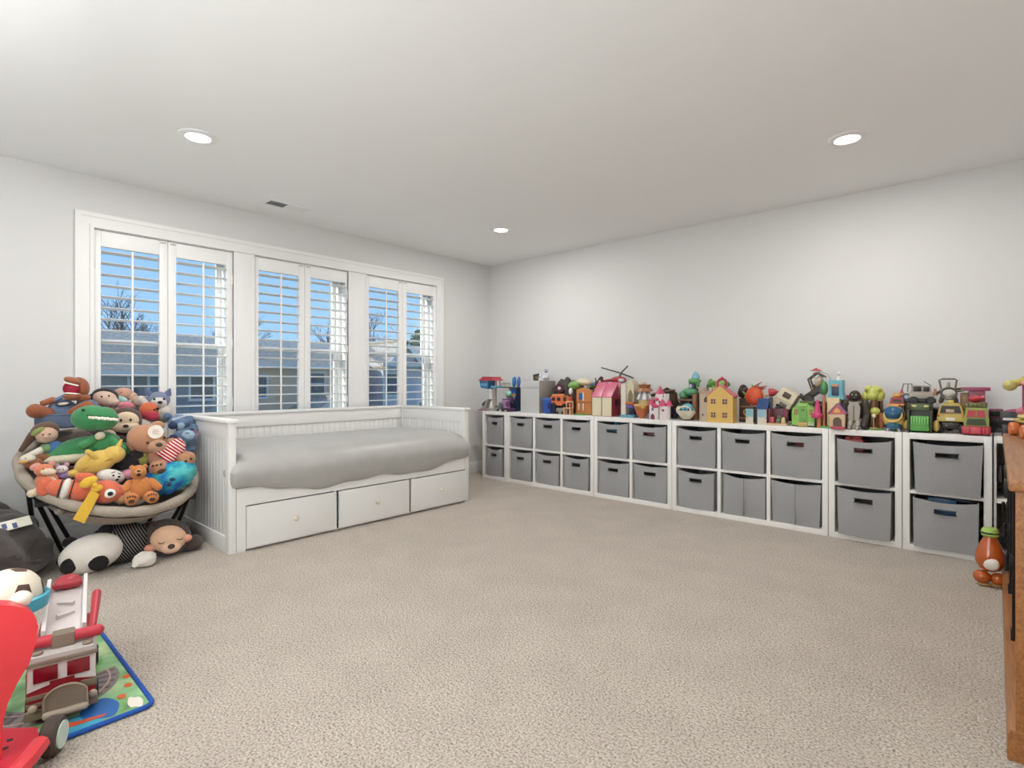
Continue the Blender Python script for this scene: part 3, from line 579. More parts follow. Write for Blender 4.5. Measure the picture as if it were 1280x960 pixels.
part(t, 'head', PLU('#d9a184'), e(0,0,1,5.6,4.5,4)); part(t, 'ear', PLU('#dfae95'), e(5,-1,-1,3,2.2,3)); part(t, 'collar', PLU('#9fd0cb'), e(-2,-4,-3,5,3,2.6,-14)); part(t, 'body', PLU('#c9b7b0'), e(4,-2,-7,6,4,4)); eyes(t, [(-1,-4.2,2)], .4)
# monkey face
t = plush('plush_monkey', 'brown plush monkey with a cream face in the middle of the pile', (.49,-3.745,.80))
part(t, 'head', PLU('#5b4335'), e(0,0,1,9,7,8.6)); f = part(t, 'face', PLU('#e9cda9'), e(.6,-4.8,1.4,6.6,3.2,5.6), e(.4,-5.6,-2.2,7.2,3,3.8)); part(f, 'nose', PLU('#4a352c'), e(.4,-8.8,-1.6,1.5,.8,1)); part(f, 'eye', blk, e(-2,-7.9,2,.7,.5,.9,n=8,m=6), e(2.8,-7.9,2,.7,.5,.9,n=8,m=6)); part(f, 'smile', blk, tube([(.004+.022*math.cos(R(a)), -.0865+.006*abs(math.cos(R(a))), -.032+.014*math.sin(R(a))) for a in range(200, 341, 20)], .0014, 5)); part(t, 'body', PLU('#3a2b2c'), e(0,0,-9,6,5,4)); part(t, 'shirt', PLU('#b4233e'), c2((-5,-3,-8.5),(5.5,-3,-8.5),1.8))
# red and pink dressed doll, half buried
t = plush('plush_doll', 'small plush doll in a crimson dress half buried below the monkey face', (.56,-3.79,.675))
part(t, 'head', PLU('#e2bda4'), e(-5,-2,6,3.6,3.4,3.2)); part(t, 'body', PLU('#221e22'), e(-1,-1,1,6.5,5,4.4)); part(t, 'dress', PLU('#a51f3d'), e(4,-3,-4.5,5,4,3.6,20)); part(t, 'shoe', PLU('#e09aa5'), e(4.5,-6,-8,3.4,2.4,2,12)); part(t, 'patch', mat('#d8c8bd', .8), e(2.2,-6.6,-3,1.4,.5,1.4)); part(t, 'collar', PLU('#d58c86'), c2((-7,-4,2.6),(1,-4.6,.5),1.5)); eyes(t, [(-5.5,-5.2,6.8),(-3.9,-5.2,6.6)], .35)
YE = PLU('#e8bf3a')
t = plush('plush_rabbit', 'yellow plush animal lying face down with one ear raised', (.72,-3.93,.595))
part(t, 'body', YE, e(0,0,0,10.5,7,6.4,22)); part(t, 'head', YE, e(8,-1,4,5.6,5.5,5,10)); part(t, 'ear', YE, c2((9.5,-1,7),(11.5,-1,12),1.8,.7)); part(t, 'ear', YE, c2((0,-5,3.4),(-3.4,-7,7),1.9,1.5)); part(t, 'foot', YE, e(-10,-2,-5,3.4,3,2.2)); part(t, 'tail', YE, c2((-8,0,-4),(-13,-2,-5),2,1.2)); part(t, 'seam', PLU('#c39a27'), c2((-6,-6.2,-2.6),(7,-6.0,2.4),.35))
t = plush('plush_toy', 'plain black plush toy between the yellow plush and the orange bear', (.67,-3.775,.585))
part(t, 'body', PLU('#2b272b'), e(0,0,-1,7.4,6,5.4,-6)); part(t, 'head', PLU('#2f2b2f'), e(5.5,-2,3.5,3.4,3,2.8)); part(t, 'arm', PLU('#262226'), c2((-4,-4,1),(-7.5,-6,3),2,1.6))
t = plush('plush_frog', 'small olive green plush ball beside the tan teddy bear', (.69,-3.70,.585)); part(t, 'body', PLU('#a3a63f'), e(0,0,0,3.6,3.4,4)); part(t, 'head', PLU('#b5b558'), e(.5,-1,3.5,2.6,2.4,2)); eyes(t, [(-.2,-3.2,4),(1.3,-3.2,4)], .35)
t = plush('plush_fox', 'orange plush fox with cream paws sitting at the left rim', (.76,-4.15,.535))
OR = PLU('#e8804e'); CR = PLU('#ecd7b4'); part(t, 'body', OR, e(0,0,-1,5,4.4,5)); part(t, 'belly', CR, e(1.4,-3.4,-1.4,3,1.8,3.4)); h = part(t, 'head', OR, e(-1,-1,5,4.2,4,3.4)); part(h, 'muzzle', CR, e(1,-4.2,4.4,3.4,2,1.9,-8)); part(h, 'ear', PLU('#e79a8d'), e(-4.5,0,7,2.6,1.4,1.8,30)); part(h, 'ear', PLU('#e79a8d'), e(2,0,8,1.5,1.2,1.8)); part(h, 'eye', blk, e(-.8,-4.8,5.8,.5,.4,.7,n=8,m=6)); part(t, 'leg', CR, c2((-2,-4,-5),(-5.5,-6,-6),1.9,2)); part(t, 'leg', CR, c2((2,-4,-6),(3.5,-6.5,-7),2,2.1)); part(t, 'arm', CR, c2((4,-3,-2),(7.5,-5,-3.4),1.6,1.7))
t = plush('plush_mouse', 'tiny lilac and white plush toy behind the orange clownfish', (.71,-4.07,.555)); part(t, 'body', PLU('#a98cc4'), e(0,0,-1.6,3.4,3,2.6)); part(t, 'head', PLU('#e8dfdf'), e(-1,-1.6,2,2.8,2.4,2.3)); part(t, 'ear', PLU('#c99bb0'), e(-3,-1,4,1.2,.8,1.3)); part(t, 'ear', PLU('#c99bb0'), e(1,-1,4.4,1.2,.8,1.3)); eyes(t, [(-1.8,-3.9,2.3),(-.2,-3.9,2.3)], .3); part(t, 'skirt', PLU('#8a1f3b'), e(-3,0,-3,4,3,1.6))
FO = PLU('#ec6a3c')
t = plush('plush_clownfish', 'orange plush clownfish with a white stripe and a big round eye', (.87,-4.0,.462))
part(t, 'body', FO, e(8,-1,-1,8.2,6.6,6.4,-6), e(-2,0,1,9,5.8,6,-12), e(-11,0,3,6,4,4.6,-14)); part(t, 'stripe', PLU('#eee7dc'), e(-8.6,-.4,2.2,2.6,5.0,5.9,-14)); part(t, 'stripe_edge', PLU('#2b2022'), e(-6.2,-.4,1.7,.9,5.1,5.9,-14), e(-11,-.3,2.8,.8,4.6,5.2,-14)); g = part(t, 'eye_white', mat('#f0ebe2', .5), e(10,-6.6,-1.2,2.9,1.4,2.5)); part(g, 'eye', blk, e(10.4,-7.8,-1.2,1.3,.6,1.2)); part(t, 'fin', FO, e(0,-3,8,5,1.6,2.6,-14)); part(t, 'tail_fin', FO, e(-17,0,4.6,3.4,1.6,5,-14))
part(t, 'mouth', PLU('#c84f2a'), e(15.5,-2,-2.5,1.4,2.4,1.3))
RB = FAB('#e3b640')
t = plush('ribbon_bow', 'yellow ribbon bow lying across the orange clownfish', (.91,-3.985,.475), 'ribbon')
part(t, 'ribbon_tail', RB, pris([(-.075,-.135),(-.028,-.165),(.035,-.02),(.0,.01)], -.062, -.050)); part(t, 'loop', RB, e(-1,-5.4,5,4.2,1.6,2.6,28), e(2.5,-5.4,1.4,2.6,1.5,2)); part(t, 'knot', RB, e(1.6,-6,3,1.4,1.3,1.4))
t = plush('plush_puppy', 'white plush puppy face with dark eyebrows beside the clownfish', (.78,-3.875,.515)); part(t, 'head', PLU('#ebe4da'), e(0,0,0,6.8,5.5,4.2,-16)); part(t, 'ear', PLU('#2a2426'), e(6,1,-3,2,2,3,20)); eyes(t, [(1.2,-5,1.2),(3.8,-4.6,.2)], .6); part(t, 'eyebrow', blk, c2((.4,-5.4,2.8),(2,-5.3,3.2),.22), c2((3.4,-5,2.2),(4.6,-4.8,1.8),.22)); part(t, 'nose', blk, e(3,-5.6,-1.2,.8,.6,.6)); part(t, 'body', PLU('#dcd3ca'), e(-3,2,-4,5,4,3))
t = plush('plush_pig', 'pink plush toy snuggled behind the orange plush bear', (.77,-3.785,.515)); part(t, 'body', PLU('#d98799'), e(0,0,0,5,4,3,10)); part(t, 'head', PLU('#e39aab'), e(3,-2,2,2.6,2.4,2.2)); eyes(t, [(2.4,-4.2,2.5),(3.6,-4.2,2.5)], .3)
t = plush('plush_chick', 'round peach plush ball between the clownfish and the orange bear', (.89,-3.845,.422)); part(t, 'body', PLU('#e6a566'), e(0,0,0,5.2,4.6,4.8)); part(t, 'head', PLU('#ecb57c'), e(-1.5,-1,3.6,3,2.8,2.4)); part(t, 'wing', PLU('#dd9850'), e(4,-2,-1.5,2,1.4,2.6,-20)); eyes(t, [(-2.4,-3.6,4),(-.8,-3.7,4)], .3)
OB = PLU('#d97f22')
t = plush('plush_bear', 'orange plush bear sitting at the front rim with dark paw prints', (.90,-3.76,.47))
part(t, 'body', OB, e(0,0,-2,6.4,5.6,6.6)); h = part(t, 'head', OB, e(-1,-1,7,3.8,3.8,4.2)); part(h, 'muzzle', PLU('#e4a050'), e(-1,-3.8,7.4,2,1.6,2)); part(h, 'nose', blk, e(-1,-5.1,8.4,1,.5,.5)); part(h, 'mouth', mat('#3a1a18', .8), e(-1,-4.9,6.4,1.1,.6,1.2)); part(h, 'ear', OB, e(-4,0,10,1.3,1,1.3)); part(h, 'ear', OB, e(2,0,10,1.3,1,1.3))
part(t, 'arm', OB, c2((-5,-1,1),(-7.5,-3,-2),2.4,2.2)); part(t, 'arm', OB, c2((5,-1,1),(8,-3,-2),2.4,2.2))
for x, rl in ((-4.4, 0), (5.2, 0)):
    l = part(t, 'leg', OB, c2((x*.7,-2,-6.5),(x,-6,-7),3.2,3.4)); part(l, 'paw_pad', PLU('#5a3216'), e(x,-9.1,-7.6,1.5,.5,1.1), *[e(x-1.7+1.15*k,-8.9,-5.2+(.4 if k in (1,2) else 0),.42,.35,.6,n=6,m=5) for k in range(4)])
t = plush('fluffy_pillow', 'shaggy turquoise and blue plush pillow along the right rim', (.80,-3.60,.475), 'plush pillow')
fm = bpy.data.materials.new('shaggy_turquoise'); fm.use_nodes = True; n = fm.node_tree.nodes; L = fm.node_tree.links; b = n['Principled BSDF']; b.inputs['Roughness'].default_value = .95
tc = n.new('ShaderNodeTexCoord'); ns = n.new('ShaderNodeTexNoise'); ns.inputs['Scale'].default_value = 11; rr_ = n.new('ShaderNodeValToRGB'); el = rr_.color_ramp.elements; el[0].position = .36; el[0].color = (*H('#2c66b4'), 1); el[1].position = .62; el[1].color = (*H('#5ec3c4'), 1); q = el.new(.46); q.color = (*H('#2299b5'), 1)
n2 = n.new('ShaderNodeTexNoise'); n2.inputs['Scale'].default_value = 120; bp = n.new('ShaderNodeBump'); bp.inputs['Distance'].default_value = .01
L.new(tc.outputs['Object'], ns.inputs['Vector']); L.new(tc.outputs['Object'], n2.inputs['Vector']); L.new(ns.outputs[0], rr_.inputs[0]); L.new(rr_.outputs[0], b.inputs['Base Color']); L.new(n2.outputs[0], bp.inputs['Height']); L.new(bp.outputs[0], b.inputs['Normal'])
part(t, 'body', fm, blob((.01,0,0), (.15,.09,.092), .12, 3, 4, rot=(0,-24,0))); part(t, 'seam_tuft', PLU('#1f3f6e'), e(2,-9,0,1.6,.8,1.1), e(.4,-9,-2.6,1.1,.7,1.3)); part(t, 'trim', PLU('#1d8a99'), e(2,2,6,9,4,5,24))
# tan teddy
TB = PLU('#c78a5f')
t = plush('teddy_bear', 'tan teddy bear with a red striped scarf and a round white tag', (.72,-3.65,.655))
h = part(t, 'head', TB, e(-3.5,-2,6,10.2,8,8.4,-12), e(-11,0,2,3.4,2.6,3.4), e(2,1,13,3.6,2.6,3)); part(h, 'muzzle', PLU('#d3a078'), e(1.5,-8,1.6,5,4,4)); part(h, 'nose', PLU('#5b4636'), e(2.2,-11.6,2.6,1.9,1,1.3)); part(h, 'eye', blk, e(-3.4,-9.6,4,.8,.5,.8,n=8,m=6), e(5,-8.6,6.4,.8,.5,.8,n=8,m=6))
part(t, 'body', TB, e(5,1,-5,9,7,8)); part(t, 'leg', TB, c2((3,-4,-9),(2,-9,-11.5),4.4,5)); part(t, 'leg', TB, c2((11,-3,-5),(17,-7,-7.5),4.2,4.6)); part(t, 'arm', TB, c2((9,-3,2),(13,-5,1),3.6,3.4))
part(t, 'paw_pad', PLU('#5d3d2c'), e(3.5,-13.6,-12.8,2.5,.7,1.5,12), *[e(-1+2*k,-13.4,-9.4+k*.3,.75,.5,.75,n=8,m=6) for k in range(3)], e(18.4,-11,-7.2,.9,.5,.9), e(15.8,-11.2,-8.4,.9,.5,.9))
sm = bpy.data.materials.new('striped_scarf'); sm.use_nodes = True; n = sm.node_tree.nodes; L = sm.node_tree.links; b = n['Principled BSDF']; b.inputs['Roughness'].default_value = .9
tc = n.new('ShaderNodeTexCoord'); wv = n.new('ShaderNodeTexWave'); wv.bands_direction = 'X'; wv.inputs['Scale'].default_value = 19; rr_ = n.new('ShaderNodeValToRGB'); rr_.color_ramp.interpolation = 'CONSTANT'; rr_.color_ramp.elements[0].color = (*H('#b3203a'), 1); rr_.color_ramp.elements[1].position = .62; rr_.color_ramp.elements[1].color = (*H('#f0d9d2'), 1)
mp = n.new('ShaderNodeMapping'); mp.inputs['Rotation'].default_value = (0, R(50), 0); L.new(tc.outputs['Object'], mp.inputs[0]); L.new(mp.outputs[0], wv.inputs['Vector']); L.new(wv.outputs[0], rr_.inputs[0]); L.new(rr_.outputs[0], b.inputs['Base Color'])
part(t, 'scarf', sm, c2((3,-8,-2.6),(12,-7,3),2.4,2.6), e(7.5,-9,-4.4,4,1.2,4.4,6), e(12,-8.5,0,4,1.4,4,20))
g = part(t, 'tag', mat('#efe9dc', .6), put(disc((0,0,0), .040, .003), (.005,-.125,.105), (0,0,4))); part(g, 'tag_print', mat('#c99a8f', .7), *[put(bx((0,0,0),(.034-.006*abs(k),.001,.0035)), (.005,-.1275,.105-.011*k), (0,0,4)) for k in (-1,0,1)])
t = plush('plush_robin', 'round orange plush bird with a red bow beside the grey wolf', (.38,-3.59,.855)); part(t, 'body', PLU('#e0632a'), e(0,0,1,5.6,5,5.6)); part(t, 'bow', PLU('#c01d3c'), e(1.4,-4.4,-2.6,4.4,2,3.2,-16), e(-2,-4,-1.6,2.6,1.6,2.2)); eyes(t, [(2.6,-4.2,1.6)], .7); part(t, 'beak', blk, e(4.6,-3.6,2.2,1.1,1.2,.8)); part(t, 'tail', PLU('#e9ddcd'), e(-3.5,-2,-8,6,4,4.4,-18))
t = plush('plush_wolf', 'grey and white plush wolf with pointed ears under the window', (.26,-3.515,.905)); WG = PLU('#8089a6'); h = part(t, 'head', WG, e(1,0,2.6,7,5,5.6)); part(h, 'face', PLU('#e6e0d8'), e(1,-3.4,.6,4.8,2.6,4.4)); part(h, 'ear', PLU('#5c6a92'), lathe([(.026,0),(.018,.025),(.003,.052)], 10, (-.045,0,.058), (0,-22,0))); part(h, 'ear', PLU('#5c6a92'), lathe([(.026,0),(.018,.025),(.003,.052)], 10, (.06,0,.055), (0,20,0))); part(h, 'nose', blk, e(1.6,-6.4,1,1.5,.9,1)); part(h, 'eye', blk, e(-1.6,-5.2,3.2,.8,.5,.8,n=8,m=6), e(4,-5.2,3.2,.8,.5,.8,n=8,m=6)); part(t, 'body', PLU('#ddd0c0'), e(3,-1,-7,6.4,5,6.5)); part(t, 'paw', PLU('#e0d6c9'), c2((-5,-1,-2),(-9,-2,3),2.6,2.6)); part(t, 'inner_ear', PLU('#c7a58d'), e(-10,-2.4,2,4.2,1.6,3.4,-20))
B1 = PLU('#6f8fb8'); B2 = PLU('#5f7c9c'); LB = PLU('#a3c6dc'); NV = PLU('#2f4169')
t = plush('plush_koala', 'light blue plush animal with navy nose above the sleeping blue one', (.44,-3.44,.775)); part(t, 'head', B1, e(1,0,1,6.4,5,5)); part(t, 'nose', NV, e(-3,-4.4,-1,2.8,1.6,2.6)); part(t, 'ear', B2, e(7,0,1,4,2,4,-20)); part(t, 'ear', B2, e(-6,0,5,2.6,1.6,2.4)); part(t, 'face_patch', LB, e(1.4,-4,-1.4,2.4,1.4,3)); part(t, 'body', B1, e(4,1,-5,5,4,4)); part(t, 'arm', B2, c2((9,-2,-3),(11.5,-4,-4),2.2,2)); part(t, 'headband', PLU('#c3d0e0'), c2((-3,-3.6,2.6),(4.5,-3.4,5),.8))
t = plush('plush_koala', 'grey blue plush animal with closed eyes leaning on the bed panel', (.58,-3.455,.68)); part(t, 'head', B2, e(1,0,0,7.4,5.4,6.4)); part(t, 'nose', NV, e(-5.2,-3.6,1.4,2.6,1.6,2.4)); part(t, 'face_patch', LB, e(3,-3.8,2.6,3.8,1.8,3.4)); part(t, 'closed_eye', blk, c2((1.4,-5.5,4.4),(3.4,-5.4,4.2),.25)); part(t, 'body', B1, e(3,1,-6,5,4.4,3.4))
t = plush('plush_ear_toy', 'small mauve plush ball resting against the bed panel', (.56,-3.40,.70)); part(t, 'body', PLU('#b58ab3'), e(2,0,0,2.7,2.4,3.2)); part(t, 'ear', PLU('#a0729e'), e(2.6,-1.4,2.6,1,.8,1.2))

# ---- on the floor under and beside the chair
def floorthing(name, label, loc, cat): return thing(name, label, cat, loc, 78)
pin = bpy.data.materials.new('pinstripe'); pin.use_nodes = True; n = pin.node_tree.nodes; L = pin.node_tree.links; b = n['Principled BSDF']; b.inputs['Roughness'].default_value = .9
tc = n.new('ShaderNodeTexCoord'); wv = n.new('ShaderNodeTexWave'); wv.bands_direction = 'X'; wv.inputs['Scale'].default_value = 26; rr_ = n.new('ShaderNodeValToRGB'); rr_.color_ramp.interpolation = 'CONSTANT'; rr_.color_ramp.elements[0].color = (*H('#161517'), 1); rr_.color_ramp.elements[1].position = .9; rr_.color_ramp.elements[1].color = (*H('#a3a09d'), 1)
mp = n.new('ShaderNodeMapping'); mp.inputs['Rotation'].default_value = (0, R(28), 0); L.new(tc.outputs['Object'], mp.inputs[0]); L.new(mp.outputs[0], wv.inputs['Vector']); L.new(wv.outputs[0], rr_.inputs[0]); L.new(rr_.outputs[0], b.inputs['Base Color'])
t = floorthing('pillow_toy', 'pillow toy with a white oval head, dark eye patches and black striped body', (.80,-3.965,.105), 'plush pillow')
h = part(t, 'head', FAB('#e9e2d8'), sp((0,0,0), (.147,.085,.103), (0,-14,0), 24, 14)); part(h, 'eye_patch', FAB('#1b1718'), e(-9.6,-6.2,-3.6,3.6,1.6,4.2,-8)); part(h, 'eye_patch', FAB('#1b1718'), e(3.2,-7.7,-4.0,4.6,1.6,4.2,6)); part(h, 'ear', FAB('#1d1a1b'), e(-9.5,3,7,3.4,2.4,3)); part(h, 'ear', FAB('#1d1a1b'), e(6,4,11,3.4,2.4,3))
part(t, 'body', pin, blob((.13,.10,.015), (.15,.12,.115), .08, 2, 3, flat=-.104)); part(t, 'arm', FAB('#1d1a1b'), c2((-4,8,2),(-13,7,-4),3.4,2.8))
t = floorthing('pillow_toy', 'pillow toy with a sleeping peach face in a brown hood on the carpet', (.79,-3.60,.112), 'plush pillow')
part(t, 'hood', PLU('#55453f'), e(0,1,0,13,9,11,-14), e(12,3,-6,8,6,5)); f = part(t, 'face', FAB('#e3b99a'), e(.6,-6,.5,9.4,4,8,-14)); part(f, 'cheek', FAB('#df9d84'), e(-8.4,-5.4,-3.6,3.4,2.6,2.4)); part(f, 'cheek', FAB('#df9d84'), e(9.4,-5.4,-.8,3.4,2.6,2.4)); part(f, 'muzzle', FAB('#e9c2a4'), e(1.6,-8.6,-4.2,5.2,2.4,3.6)); part(f, 'nose', PLU('#4b3a34'), e(1.6,-11,-3,1.9,1,1.5)); part(f, 'closed_eye', blk, *[tube([((x+1.6*math.cos(R(a)))*.01, -.098, (z+1.3*math.sin(R(a)))*.01) for a in range(200, 350, 24)], .0022, 5) for x, z in ((-3.2,.4),(6,1.2))])
part(t, 'hand', FAB('#eae4da'), blob((-.115,-.155,-.068), (.058,.042,.042), .15, 2, 8), c2((-14,-17,-8),(-16,-17.5,-8.6),1.8,1.6)); part(t, 'body', PLU('#7a1830'), e(-8,9,3,7,6,6))
t = floorthing('small_toy', 'little orange and black plastic toy lying by the bed foot', (.56,-3.46,.0), 'toy'); part(t, 'body', PL('#2a2826'), bx((0,0,.03),(.12,.07,.05),(0,0,25),.012)); part(t, 'leg', PL('#c9b89a'), c2((-5,-4,2),(4,-6,4.5),1,.8), c2((-6,-3,2),(-9,-5,1),1,.8)); part(t, 'head', PL('#d9752e'), sp((.02,.0,.085), (.028,.024,.028))); part(t, 'visor', PL('#efe5d3'), e(2,-2.3,8.8,1.4,.7,1))
t = floorthing('small_toy', 'grey knobbly plastic toy lying against the bed panel', (.47,-3.39,.0), 'toy'); part(t, 'body', PL('#7d7a76'), bx((0,0,.035),(.09,.06,.06),(10,5,30),.015)); part(t, 'arm', PL('#6a6764'), c2((3,-2,4),(7,-5,2),1.4,1.1), c2((-3,-2,4),(-5,-4,7.5),1.3,1)); part(t, 'head', PL('#8b8884'), e(0,0,8.6,2.4,2.2,2.4))
bagm = mat('#4c4441', .95, bump=.5, scale=30, var=.15, sheen=.3, name='beanbag_cloth', detail=5)
t = thing('bean_bag', 'slumped dark grey bean bag beside the plush toy chair', 'bean bag', (.57,-4.41,0))
part(t, 'bag', bagm, blob((0,0,.155), (.33,.28,.20), .22, 1.9, 6, 60, 36, flat=.002), blob((-.22,-.05,.265), (.17,.22,.13), .25, 2.2, 2, 40, 24)); part(t, 'seam', bagm, tube([(.33*math.cos(R(a))*.98, .28*math.sin(R(a))*.98, .10+.03*math.sin(R(3*a))) for a in range(-80, 90, 10)], .008, 6)); part(t, 'care_label', mat('#e8e3d3', .8), put(bx((0,0,0),(.004,.20,.055)), (.185,.10,.315), (10,-42,0))); part(t, 'label_print', mat('#55608a', .8), *[put(bx((0,0,0),(.002,.018,.03)), (.19,.055+.04*k,.318-.002*k), (10,-42,0)) for k in range(3)])
# ================================================================== TOYS ON THE CUBE SHELVES
ZS_ = ZT_
def S(name, label, X, Y, rz=0, z=0, cat='toy', rot=None): return thing(name, label, cat, (X, Y, ZS_+z), rz, group='toys along the top of the cube shelves', rot=rot)
def house_poly(w_, h, r_): return [(-w_/2,0),(w_/2,0),(w_/2,h),(0,h+r_),(-w_/2,h)]
def gable_roof(w_, h, r_, y0, y1, th=.008, ov=.012):
    a = math.atan2(r_, w_/2); sl = math.hypot(r_, w_/2)+ov; S_ = []
    for s in (-1, 1):
        S_.append(put(bx((0,0,0),(sl, abs(y1-y0), th)), (s*(w_/4+ov*.3), (y0+y1)/2, h+r_/2+th/2-ov*.2), (0, s*math.degrees(a), 0)))
    return S_
def win(t, x, z, w_, h, y, frame, glass, th=.004):
    f = part(t, 'window', frame, ab(x-w_/2,x+w_/2,y-th,y,z+h/2-.003,z+h/2), ab(x-w_/2,x+w_/2,y-th,y,z-h/2,z-h/2+.003), ab(x-w_/2,x-w_/2+.003,y-th,y,z-h/2,z+h/2), ab(x+w_/2-.003,x+w_/2,y-th,y,z-h/2,z+h/2), ab(x-.0015,x+.0015,y-th,y,z-h/2,z+h/2), ab(x-w_/2,x+w_/2,y-th,y,z-.0015,z+.0015))
    part(f, 'pane', glass, ab(x-w_/2,x+w_/2,y-.001,y+.001,z-h/2,z+h/2), smooth=0)
GRY = '#9a9793'; DK = '#2b292a'; WHT = '#e9e6e0'
# -- lookout tower
t = S('lookout_tower', 'toy lookout tower with a red roof and blue cabin at the shelf end', .405, -.36)
part(t, 'stalk', WHT, tube([(-.02,0,.0),(-.035,0,.12),(-.01,0,.24)], [.035,.022,.028], 12)); part(t, 'lift_shaft', '#b9a89c', ab(.012,.045,-.015,.015,0,.25,.004)); part(t, 'base', GRY, lathe([(.075,0),(.07,.02),(.04,.03)], 20))
c = part(t, 'cabin', '#2f7fb5', pris([(-.15,.29),(-.13,.25),(-.03,.24),(-.02,.33),(-.15,.33)], -.06, .06)); part(c, 'cabin_window', '#5fb3d6', ab(-.14,-.03,-.062,-.058,.275,.30)); part(t, 'balcony', '#4fb0c8', ab(.01,.095,-.05,.05,.25,.275,.006)); part(t, 'post', '#b82a3c', cy((.075,-.03,.27),(.075,-.03,.34),.005,n=8), cy((.075,.03,.27),(.075,.03,.34),.005,n=8))
part(t, 'roof', '#c3303f', pris([(-.165,.33),(.09,.33),(.055,.352),(.04,.372),(-.09,.376),(-.12,.352)], -.075, .075))
t = S('slide_ramp', 'grey toy ramp with a red tip overhanging the shelf end', .335, -.40)
part(t, 'ramp', GRY, pris([(-.08,.004),(.055,.004),(.055,.012),(.03,.03),(.06,.125),(.045,.13),(.0,.05),(-.06,.02)], -.035, .035)); part(t, 'ramp_deck', '#5a5350', pris([(-.03,.05),(.045,.11),(.04,.125),(-.04,.075)], -.03, .03)); part(t, 'tip', '#c03a48', ab(-.095,.03,-.04,.04,.0,.012,.004))
t = S('rescue_walker', 'small grey and green toy robot at the foot of the lookout tower', .555, -.40)
part(t, 'body', '#6f7a70', bx((0,0,.045),(.05,.045,.04),None,.008)); part(t, 'head', '#8d8f8a', sp((0,-.005,.082),.02)); part(t, 'leg', DK, cap((-.02,-.01,.03),(-.035,-.015,.008),.009)); part(t, 'leg', DK, cap((.02,-.01,.03),(.035,-.015,.008),.009)); part(t, 'arm', '#3f6b4d', cap((.028,-.01,.05),(.05,-.02,.075),.008)); part(t, 'arm', '#3f6b4d', cap((-.028,-.01,.05),(-.055,-.02,.05),.008))
t = S('toy_cage', 'purple toy cage wagon with a mint green dome on top', .665, -.385)
part(t, 'wagon', '#5b3564', ab(-.06,.05,-.045,.045,.015,.04,.004)); part(t, 'roof', '#7d4a86', ab(-.06,.05,-.045,.045,.125,.137,.004))
for k in range(6): part(t, 'bar', '#9a4fa0', cy((-.055+.02*k,-.042,.04),(-.055+.02*k,-.042,.125),.004,n=6))
for k in range(3): part(t, 'cross_bar', '#9a4fa0', cy((-.055,-.042,.06+.022*k),(.045,-.042,.06+.022*k),.003,n=6))
part(t, 'wheel', DK, *[wheel((x,-.05,.017),.017,.012) for x in (-.04,.03)]); part(t, 'rider', '#3a2f3e', sp((-.005,.0,.08),(.035,.03,.035))); part(t, 'neck', '#6d6a67', cy((-.01,0,.137),(-.01,0,.165),.02,.024,12)); part(t, 'dome', '#8fcdb2', sp((-.01,0,.19),(.038,.036,.034)))
t = S('toy_headquarters', 'dark blue toy building with two tall blue fins and a grey railing', .64, -.25)
part(t, 'tower', '#22375e', ab(-.03,.06,-.05,.05,0,.25,.006)); part(t, 'column', '#8d8580', ab(-.075,-.03,-.03,.03,0,.25,.004)); part(t, 'wall_panel', '#1d4ea0', ab(-.02,.05,-.056,-.05,.14,.24,.002))
for x, y in ((-.02,.0),(.06,-.02)): part(t, 'fin', '#2f78c2', sp((x,y,.315),(.02,.022,.062),(0,6,0)))
part(t, 'fin_stripe', '#7fb3dd', sp((-.035,-.012,.32),(.008,.012,.05))); part(t, 'deck', '#53524c', ab(-.15,.07,-.06,.06,.25,.262,.002)); part(t, 'railing', '#6a695e', ab(-.15,-.03,-.058,-.054,.30,.306), *[ab(-.15+.028*k,-.146+.028*k,-.058,-.054,.262,.302) for k in range(5)])
part(t, 'hook_arm', '#d9b54a', tube([(-.05,-.09,.13),(.0,-.10,.125),(.04,-.10,.10)], .007, 6), torus((.035,-.09,.15),.022,.005,(90,0,0),14,6), torus((.055,-.09,.175),.018,.005,(90,0,0),14,6))
t = S('toy_truck', 'dark toy truck lying under the blue fins', .66, -.15); part(t, 'body', '#2d2f45', ab(-.11,.10,-.05,.05,.02,.10,.01)); part(t, 'cab', '#3a3355', ab(-.10,-.03,-.048,.048,.10,.15,.01)); part(t, 'ramp', '#8a7f6a', put(bx((0,0,0),(.12,.05,.012)),(-.10,-.07,.22),(0,-22,0))); part(t, 'wheel', DK, *[wheel((x,-.052,.02),.02,.015) for x in (-.07,.06)])
# -- light grey bin on the shelf, and what is in it
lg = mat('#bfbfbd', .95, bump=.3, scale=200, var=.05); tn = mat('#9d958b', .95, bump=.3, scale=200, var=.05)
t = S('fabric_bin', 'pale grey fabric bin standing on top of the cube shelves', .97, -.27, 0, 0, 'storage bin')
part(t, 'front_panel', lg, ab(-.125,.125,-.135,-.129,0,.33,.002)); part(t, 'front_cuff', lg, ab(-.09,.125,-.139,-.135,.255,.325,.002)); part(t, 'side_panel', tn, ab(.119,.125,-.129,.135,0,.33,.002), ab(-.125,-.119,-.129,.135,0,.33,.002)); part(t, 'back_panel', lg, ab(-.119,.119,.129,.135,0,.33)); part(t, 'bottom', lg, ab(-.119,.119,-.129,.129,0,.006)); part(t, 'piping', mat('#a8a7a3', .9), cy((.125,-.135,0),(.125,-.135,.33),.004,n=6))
t = S('toy_box', 'brown and black small box sticking out of the pale grey bin', .93, -.26, 15, .30); part(t, 'box', '#5d4a3f', bx((.03,0,.045),(.09,.06,.09),(0,-10,0),.004)); part(t, 'lid', DK, bx((.03,0,.095),(.095,.065,.014),(0,-10,0),.003)); part(t, 'clasp', '#8a7a62', bx((.03,-.034,.06),(.03,.006,.02),(0,-10,0),.002))
